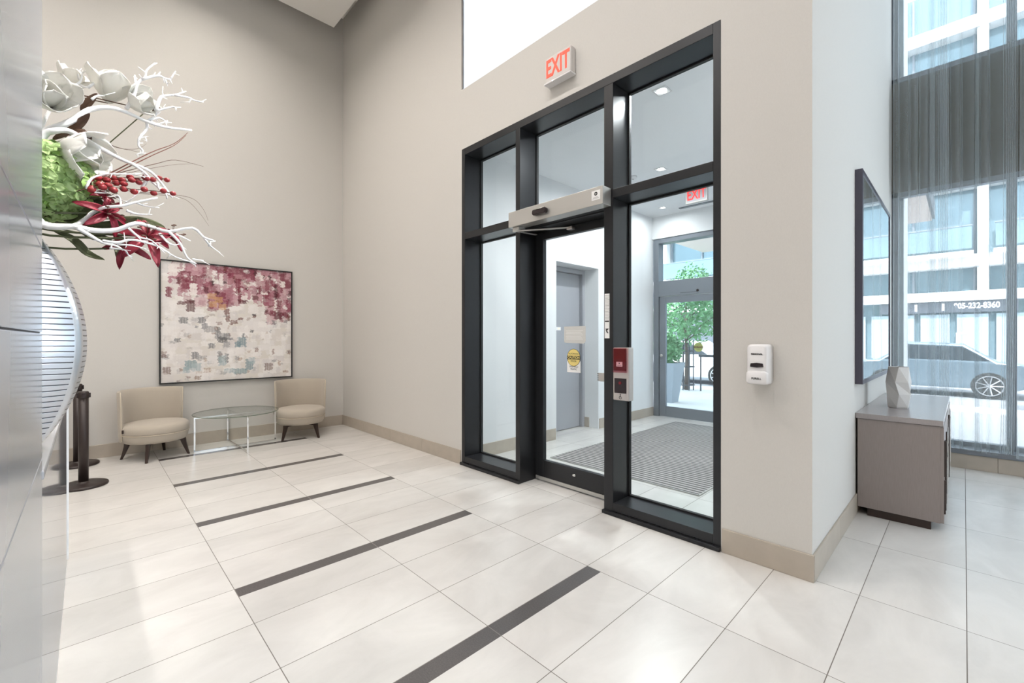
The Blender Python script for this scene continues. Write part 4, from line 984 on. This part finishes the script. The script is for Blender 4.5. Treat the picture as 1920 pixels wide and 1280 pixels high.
t = thing('console_cabinet', 'taupe wood console cabinet standing under the mirror', 'cabinet', (-.36, 5.3, 0))
ky0, ky1, kx0, kx1 = 4.42, 6.28, PX + .014, -.118
MB().box(kx0 + .06, kx1 - .05, ky0 + .015, ky1 - .06, 0, .062).build('plinth', M['wood'], t)  # dark wood stands for the shadow under the cabinet body
MB().box(kx0, kx1, ky0, ky1, .062, .762).build('body', M['console'], t, bevel=.002)
MB().box(kx0 - .012, -.103, ky0 - .012, ky1 + .012, .765, .806).build('worktop', M['consoletop'], t, bevel=.002)
rnd = random.Random(3)
dw = (ky1 - ky0) / 4
for i in range(4):
    ya_, yb_ = ky0 + dw * i + .003, ky0 + dw * (i + 1) - .003
    d = MB().box(kx1, kx1 + .018, ya_, yb_, .066, .758).build('door', M['console'], t, bevel=.001)
    k = MB()
    for q in range(5):
        yy = ya_ + .03 + q * (yb_ - ya_ - .06) / 4; z0_ = .10 + rnd.uniform(0, .12); z1_ = .72 - rnd.uniform(0, .12)
        zm = rnd.uniform(.3, .5)
        k.box(kx1 + .018, kx1 + .026, yy - .006, yy + .006, z0_, zm).box(kx1 + .018, kx1 + .026, yy + .010, yy + .022, zm + .02, z1_)
    k.build('inlay_bars', M['chrome'] if i % 2 else M['wood'], d, bevel=.001)

# faceted vase
vc = Vector((-.392, 5.00, .8065))
t = thing('faceted_vase', 'pale grey faceted ceramic vase on the console', 'vase', vc)
rings = []
for (z, r0, tw, n_) in ((0, .074, .12, 6), (.012, .080, .12, 6), (.12, .094, .30, 6), (.22, .093, .02, 6), (.350, .080, .28, 6)):
    rings.append([(vc.x + r0 * math.cos(tw + .35 + 2 * PI * i / 6) * .95, vc.y + r0 * math.sin(tw + .35 + 2 * PI * i / 6) * 1.05, vc.z + z) for i in range(6)])
k = MB(); R = [k.ring(r_) for r_ in rings]
for a, b2 in zip(R, R[1:]):
    for i in range(6):
        j = (i + 1) % 6
        k.bm.faces.new((a[i], a[j], b2[i])); k.bm.faces.new((a[j], b2[j], b2[i]))
k.bm.faces.new(R[0][::-1])
inner = k.ring([(vc.x + (p[0] - vc.x) * .86, vc.y + (p[1] - vc.y) * .86, p[2]) for p in rings[-1]])
deep = k.ring([(vc.x + (p[0] - vc.x) * .7, vc.y + (p[1] - vc.y) * .7, p[2] - .12) for p in rings[-1]])
for a, b2 in ((R[-1], inner), (inner, deep)):
    for i in range(6): k.bm.faces.new((a[i], a[(i + 1) % 6], b2[(i + 1) % 6], b2[i]))
k.bm.faces.new(deep)
k.build('body', M['ceramic'], t, bevel=.0015, seg=1)

# sheer curtains
def curtain(folds, label, seed, ybase=6.70, top=6.45, bot=.20):
    """folds: (x start, x end, depth, overlap) of each pleat"""
    xa, xb = folds[0][0], folds[-1][1]
    rnd = random.Random(seed); t = thing('sheer_curtain', label, 'curtain', ((xa + xb) / 2, ybase, bot), 'sheer curtains')
    prof = []
    for (x0_, x1_, am, ov) in folds:
        l = x1_ - x0_
        for q in range(16):
            u = q / 16; prof.append((x0_ + l * u - ov * l * math.sin(2 * PI * u), am * math.cos(2 * PI * u), l, am))
    prof.append((xb, folds[-1][2], .1, .01))
    ph = rnd.uniform(0, 6); k = MB(); nz_ = 30; V = []
    for j in range(nz_ + 1):
        u = j / nz_; z = top + (bot - top) * u; row = []
        for (x, y, l, am) in prof:
            dxx = .022 * math.sin(x * 5.1 + ph) * max(0, u - .45) ** 1.5 * 2.2 + .004 * math.sin(x * 17 + u * 5)
            row.append(k.bm.verts.new((x + dxx, ybase + y * (.5 + .6 * u) + .006 * math.sin(x * 9 + ph + 2 * u), z + (.016 * math.sin(x * 6 + ph) if j == nz_ else 0))))
        V.append(row)
    for a, b2 in zip(V, V[1:]):
        for i in range(len(a) - 1): k.bm.faces.new((a[i], a[i + 1], b2[i + 1], b2[i]))
    k.build('fabric', M['sheer'], t, smooth=True)
    k = MB().box(xa, xb, ybase - .004, ybase + .004, top + .003, top + .03).build('heading_tape', M['plastic'], t)
def folds(xs, dense):
    out = []
    for i, (a, b2) in enumerate(zip(xs, xs[1:])):
        if i in dense:
            n_ = 6
            for q in range(n_): out.append((a + (b2 - a) * q / n_, a + (b2 - a) * (q + 1) / n_, .012, .55))
        else: out.append((a, b2, min(.03, .35 * (b2 - a)), (.08, .20, .10)[i % 3]))
    return out
curtain(folds([-.57, -.52, -.44, -.36, -.262, -.222, -.19, -.12], {4, 6}), 'sheer grey curtain panel against the partition wall', 4)
curtain(folds([-.115, -.02, .085, .115, .19, .285, .375], {2, 5}), 'sheer grey curtain panel hanging over the middle of the window', 9, 6.775)
curtain(folds([.385 + .075 * i + .012 * math.sin(i * 2.2) for i in range(20)], {4, 9, 15}), 'sheer grey curtain panel at the right edge of the view', 12)
curtain(folds([1.86 + .08 * i + .015 * math.sin(i * 1.7) for i in range(28)], {3, 11, 20}), 'sheer grey curtain panel on the far right windows', 15, 6.775)
t = thing('curtain_rail', 'slim curtain rail under the ceiling at the window bay', 'curtain rail', (1.9, 6.70, 6.48))
MB().box(PX + .01, RX - .02, 6.685, 6.715, 6.482, 6.53).build('rail', M['alu'], t)
for i in range(6): MB().box(-.3 + i * .9, -.26 + i * .9, 6.69, 6.71, 6.53, CZ).build('rail_bracket', M['alu'], t)

# ================================================================== OUTSIDE
GZ = -.15
def slab(name, x0, x1, y0_, y1_, z, m, th=.1): return struct(MB().box(x0, x1, y0_, y1_, z - th, z).build(name, m))
slab('ground_sidewalk', -40, 30, EY + .1, 13.0, -.02, M['pave'], .13)
slab('ground_road', -60, 50, 13.2, 20.5, GZ, M['asphalt'])
struct(MB().box(-60, 50, 13.0, 13.2, GZ - .1, -.02).build('trim_curb', M['curb']))
struct(MB().box(-60, 50, 20.5, 20.7, GZ - .1, 0).build('trim_curb_far', M['curb']))
slab('ground_sidewalk_far', -60, 50, 20.7, 24.2, 0, M['pave'], .25)
# paving joints
# canopy over the entrance
t = thing('entrance_canopy', 'pink beige soffit canopy outside over the entrance', 'canopy', (-2.6, 9.5, 3.6))
MB().box(-4.7, -.42, EY + .22, 11.45, 3.62, 3.66).build('soffit', M['soffit'], t)
MB().box(-4.75, -.38, EY + .22, 11.5, 3.66, 3.95).build('fascia', M['fdark'], t)

# building across the street
BY = 24.2
t = thing('apartment_building', 'white banded low apartment building across the street', 'building', (-3, BY, 0))
MB().box(-34, 14, BY + .6, BY + 14, 0, 15.5).build('wall', M['fglass'], t)
k = MB()
for z0_, z1_ in ((2.86, 3.22), (4.15, 4.62), (7.2, 7.6), (10.2, 10.6), (13.2, 13.7)):
    MB().box(-34, 14, BY, BY + .62, z0_, z1_).build('floor_band', M['facade'], t)
for x in (-31, -26.5, -22, -17.2, -12.4, -7.6, -3.2, .35, 3.4, 6.6, 10):
    MB().box(x, x + (.34 if x != .35 else .30), BY + .05, BY + .62, 2.9 if x == .35 else 0, 15.4).build('pier', M['facade'], t)
for i in range(26):
    x = -33 + i * 1.75
    MB().box(x, x + .07, BY + .5, BY + .62, 0, 15.4).build('window_mullion', M['fmull'], t)
for q, (xa, xb) in enumerate(((-16.8, -12.6), (-12.2, -7.8), (-7.2, -3.4), (-2.8, .2), (.8, 3.3), (3.9, 6.5))):
    for z0_ in (4.62, 7.6, 10.6):
        MB().box(xa, xb, BY - .55, BY - .5, z0_ + .15, z0_ + .98).build('balcony_glass', M['fglass'], t)
        MB().box(xa - .02, xb + .02, BY - .57, BY - .48, z0_ + .98, z0_ + 1.03).build('balcony_rail', M['fmull'], t)
        MB().box(xa - .05, xb + .05, BY - .58, BY, z0_ - .12, z0_ + .06).build('balcony_floor', M['facade'], t)
MB().box(-17.5, -3.0, BY + .30, BY + .58, .2, 2.85).build('dark_siding', M['fdark'], t)
for i in range(5):
    x = -2.3 + i * 1.05
    MB().box(x, x + .85, BY + .48, BY + .6, .3, 2.35).build('shop_window', mat('pale shop window', (.36, .45, .50), .15, noise=(1, .1)) if i == 0 else bpy.data.materials['pale shop window'], t)
sg = MB().box(-1.9, 1.4, BY + .36, BY + .5, 2.42, 2.84).build('shop_sign', M['fdark'], t); sg['label'] = 'dark sign board with white phone number'
text('letters', '905-232-8360', .30, (.33, BY + .35, 2.66), M['sign'], sg, depth=.01, sx=.72, bold=.008)
MB().box(-1.42, -1.34, BY + .34, BY + .36, 2.5, 2.78).box(-.62, -.54, BY + .34, BY + .36, 2.5, 2.78).build('letters', M['sign'], sg)
sq = MB().box(-.22, -.12, BY + .46, BY + .48, 1.25, 1.62).box(.10, .2, BY + .46, BY + .48, 1.25, 1.62).box(-.12, .1, BY + .46, BY + .48, 1.56, 1.62).build('window_decal', M['sign'], t)
# tower farther back
t = thing('apartment_tower', 'tall pale blue glazed tower behind the low building', 'building', (10, 55, 0))
MB().box(-2, 9, 55, 70, 0, 75).build('wall', M['fglass'], t)
for i in range(24): MB().box(-2.2, 9.2, 54.4, 55, 6 + i * 3, 6.9 + i * 3).build('floor_band', M['facade'], t)
for i in range(6): MB().box(-2 + i * 2.1, -1.7 + i * 2.1, 54.7, 55.1, 0, 75).build('pier', M['facade'], t)
t = thing('apartment_tower', 'second distant tower on the left side of the street', 'building', (-22, 60, 0))
MB().box(-40, -14, 60, 75, 0, 60).build('wall', M['fglass'], t)
for i in range(18): MB().box(-40.2, -13.8, 59.4, 60, 6 + i * 3, 7 + i * 3).build('floor_band', M['facade'], t)

# cars
def car(x, y, label, paint, flip=1):
    t = thing('parked_car', label, 'car', (x, y, GZ))
    L_ = 4.5
    prof = [(-2.25, .35), (-2.22, .75), (-1.95, .88), (-1.55, .93), (-.95, 1.38), (.45, 1.45), (1.15, 1.02), (2.0, .86), (2.25, .62), (2.25, .32), (1.85, .24), (-1.9, .24)]
    k = MB(); hw = .88
    rings = []
    for (yy, sh) in ((-hw, .0), (-hw + .06, .03), (hw - .06, .03), (hw, 0)):
        rings.append([(x + flip * px * (1 if sh else .985), y + yy * (1 - max(0, (pz - .9)) * .32), GZ + pz + sh) for px, pz in prof])
    k.loft(rings).build('body', paint, t, bevel=.03, seg=2)
    win = [(-1.42, .96), (-.92, 1.33), (.42, 1.40), (1.02, 1.02)]
    for s_ in (-1, 1):
        MB().prism([(x + flip * a, GZ + b2) for a, b2 in win], 'y', y + s_ * (hw - .10), y + s_ * (hw - .015)).build('side_window', M['carglass'], t)
    for wx in (-1.4, 1.4):
        for s_ in (-1, 1):
            yc_ = y + s_ * (hw - .10)
            w_ = MB().cyl((x + flip * wx, yc_ - .11, GZ + .335), (x + flip * wx, yc_ + .115 , GZ + .335), .335, 32).build('wheel', M['tyre'], t)
            k = MB(); f_ = yc_ + s_ * .118
            for q in range(9):
                a = 2 * PI * q / 9
                k.tube([(x + flip * wx, f_, GZ + .335), (x + flip * wx + .24 * math.cos(a), f_, GZ + .335 + .24 * math.sin(a))], .014, 5)
            k.tube([(x + flip * wx + .245 * math.cos(2 * PI * q / 24), f_, GZ + .335 + .245 * math.sin(2 * PI * q / 24)) for q in range(25)], .016, 5)
            k.build('rim', M['rim'], w_)
    return t
car(-6.95, 15.6, 'white car parked beyond the outer door', M['carw'])
car(-.95, 17.3, 'slate blue car parked across from the window bay', M['card'], -1)

# tree, guard, planter
def leaves(k, c, rx, ry, rz, n, sz, seed):
    rnd = random.Random(seed)
    for i in range(n):
        v = Vector((rnd.gauss(0, 1), rnd.gauss(0, 1), rnd.gauss(0, 1))).normalized() * rnd.uniform(.55, 1.0) ** .5
        p = Vector(c) + Vector((v.x * rx, v.y * ry, v.z * rz)) * rnd.uniform(.6, 1.05)
        a = Vector((rnd.uniform(-1, 1), rnd.uniform(-1, 1), rnd.uniform(-1, 1))).normalized(); b2 = a.orthogonal().normalized(); s_ = sz * rnd.uniform(.6, 1.3)
        vs_ = [k.bm.verts.new(p + a * s_), k.bm.verts.new(p + b2 * s_ * .55), k.bm.verts.new(p - a * s_), k.bm.verts.new(p - b2 * s_ * .55)]
        k.bm.faces.new(vs_)
tx, ty = -5.35, 11.9
def tree(tx, ty, lab, seed, hh=3.3):
    t = thing('street_tree', lab, 'tree', (tx, ty, 0), 'street trees')
    k = MB().tube([(tx, ty, -.02), (tx + .02, ty, .9), (tx - .02, ty, 1.7), (tx, ty, hh - .6)], [.06, .05, .04, .015], 8)
    rnd = random.Random(seed)
    for i in range(9):
        a = rnd.uniform(0, 2 * PI); z = rnd.uniform(1.3, hh - .9)
        k.tube([(tx, ty, z), (tx + .4 * math.cos(a), ty + .4 * math.sin(a), z + .35), (tx + .75 * math.cos(a), ty + .75 * math.sin(a), z + .6)], [.02, .012, .005], 5)
    k.build('trunk', M['bark'], t, smooth=True)
    k = MB(); leaves(k, (tx, ty, hh - .9), 1.05, 1.0, .95, 2600, .055, seed); leaves(k, (tx + .2, ty, hh - .2), .6, .6, .7, 900, .05, seed + 1)
    k.build('crown', M['foliage'], t)
tree(tx, ty, 'young leafy street tree seen through the outer door', 31, 3.0)
tree(2.3, 12.4, 'leafy street tree at the right edge of the window view', 33, 3.8)
t = thing('tree_guard', 'dark iron bar guard around the young street tree', 'tree guard', (tx, ty, 0))
k = MB()
for i in range(8):
    a = 2 * PI * i / 8; k.cyl((tx + .20 * math.cos(a), ty + .20 * math.sin(a), -.02), (tx + .20 * math.cos(a), ty + .20 * math.sin(a), 1.35), .014, 6)
k.build('bars', M['iron'], t)
k = MB()
for z in (.12, .62, 1.05):
    k.tube([(tx + .21 * math.cos(2 * PI * q / 24), ty + .21 * math.sin(2 * PI * q / 24), z) for q in range(25)], .016, 6)
k.build('hoops', M['iron'], t)
t = thing('bike_rack', 'low horizontal metal rail beside the tree guard', 'bike rack', (-4.6, 11.9, 0))
MB().cyl((-5.0, 11.9, .93), (-3.9, 11.9, .93), .035, 10).build('rail', M['iron'], t)
MB().cyl((-4.95, 11.9, -.02), (-4.95, 11.9, .93), .02, 8).build('post', M['iron'], t)
MB().cyl((-3.95, 11.9, -.02), (-3.95, 11.9, .93), .02, 8).build('post', M['iron'], t)
px_, py_ = -4.62, 9.35
t = thing('street_planter', 'tall tapered planter with green shrub outside the outer door', 'planter', (px_, py_, -.02))
MB().loft([[(px_ + s_ * a, py_ + s_ * b2, z) for a, b2 in ((-1, -1), (1, -1), (1, 1), (-1, 1))] for s_, z in ((.16, -.02), (.27, .86), (.25, .86), (.24, .80))]).build('pot', M['planter'], t)
k = MB(); leaves(k, (px_, py_, 1.15), .34, .34, .36, 1500, .04, 8); k.build('shrub', M['foliage'], t)
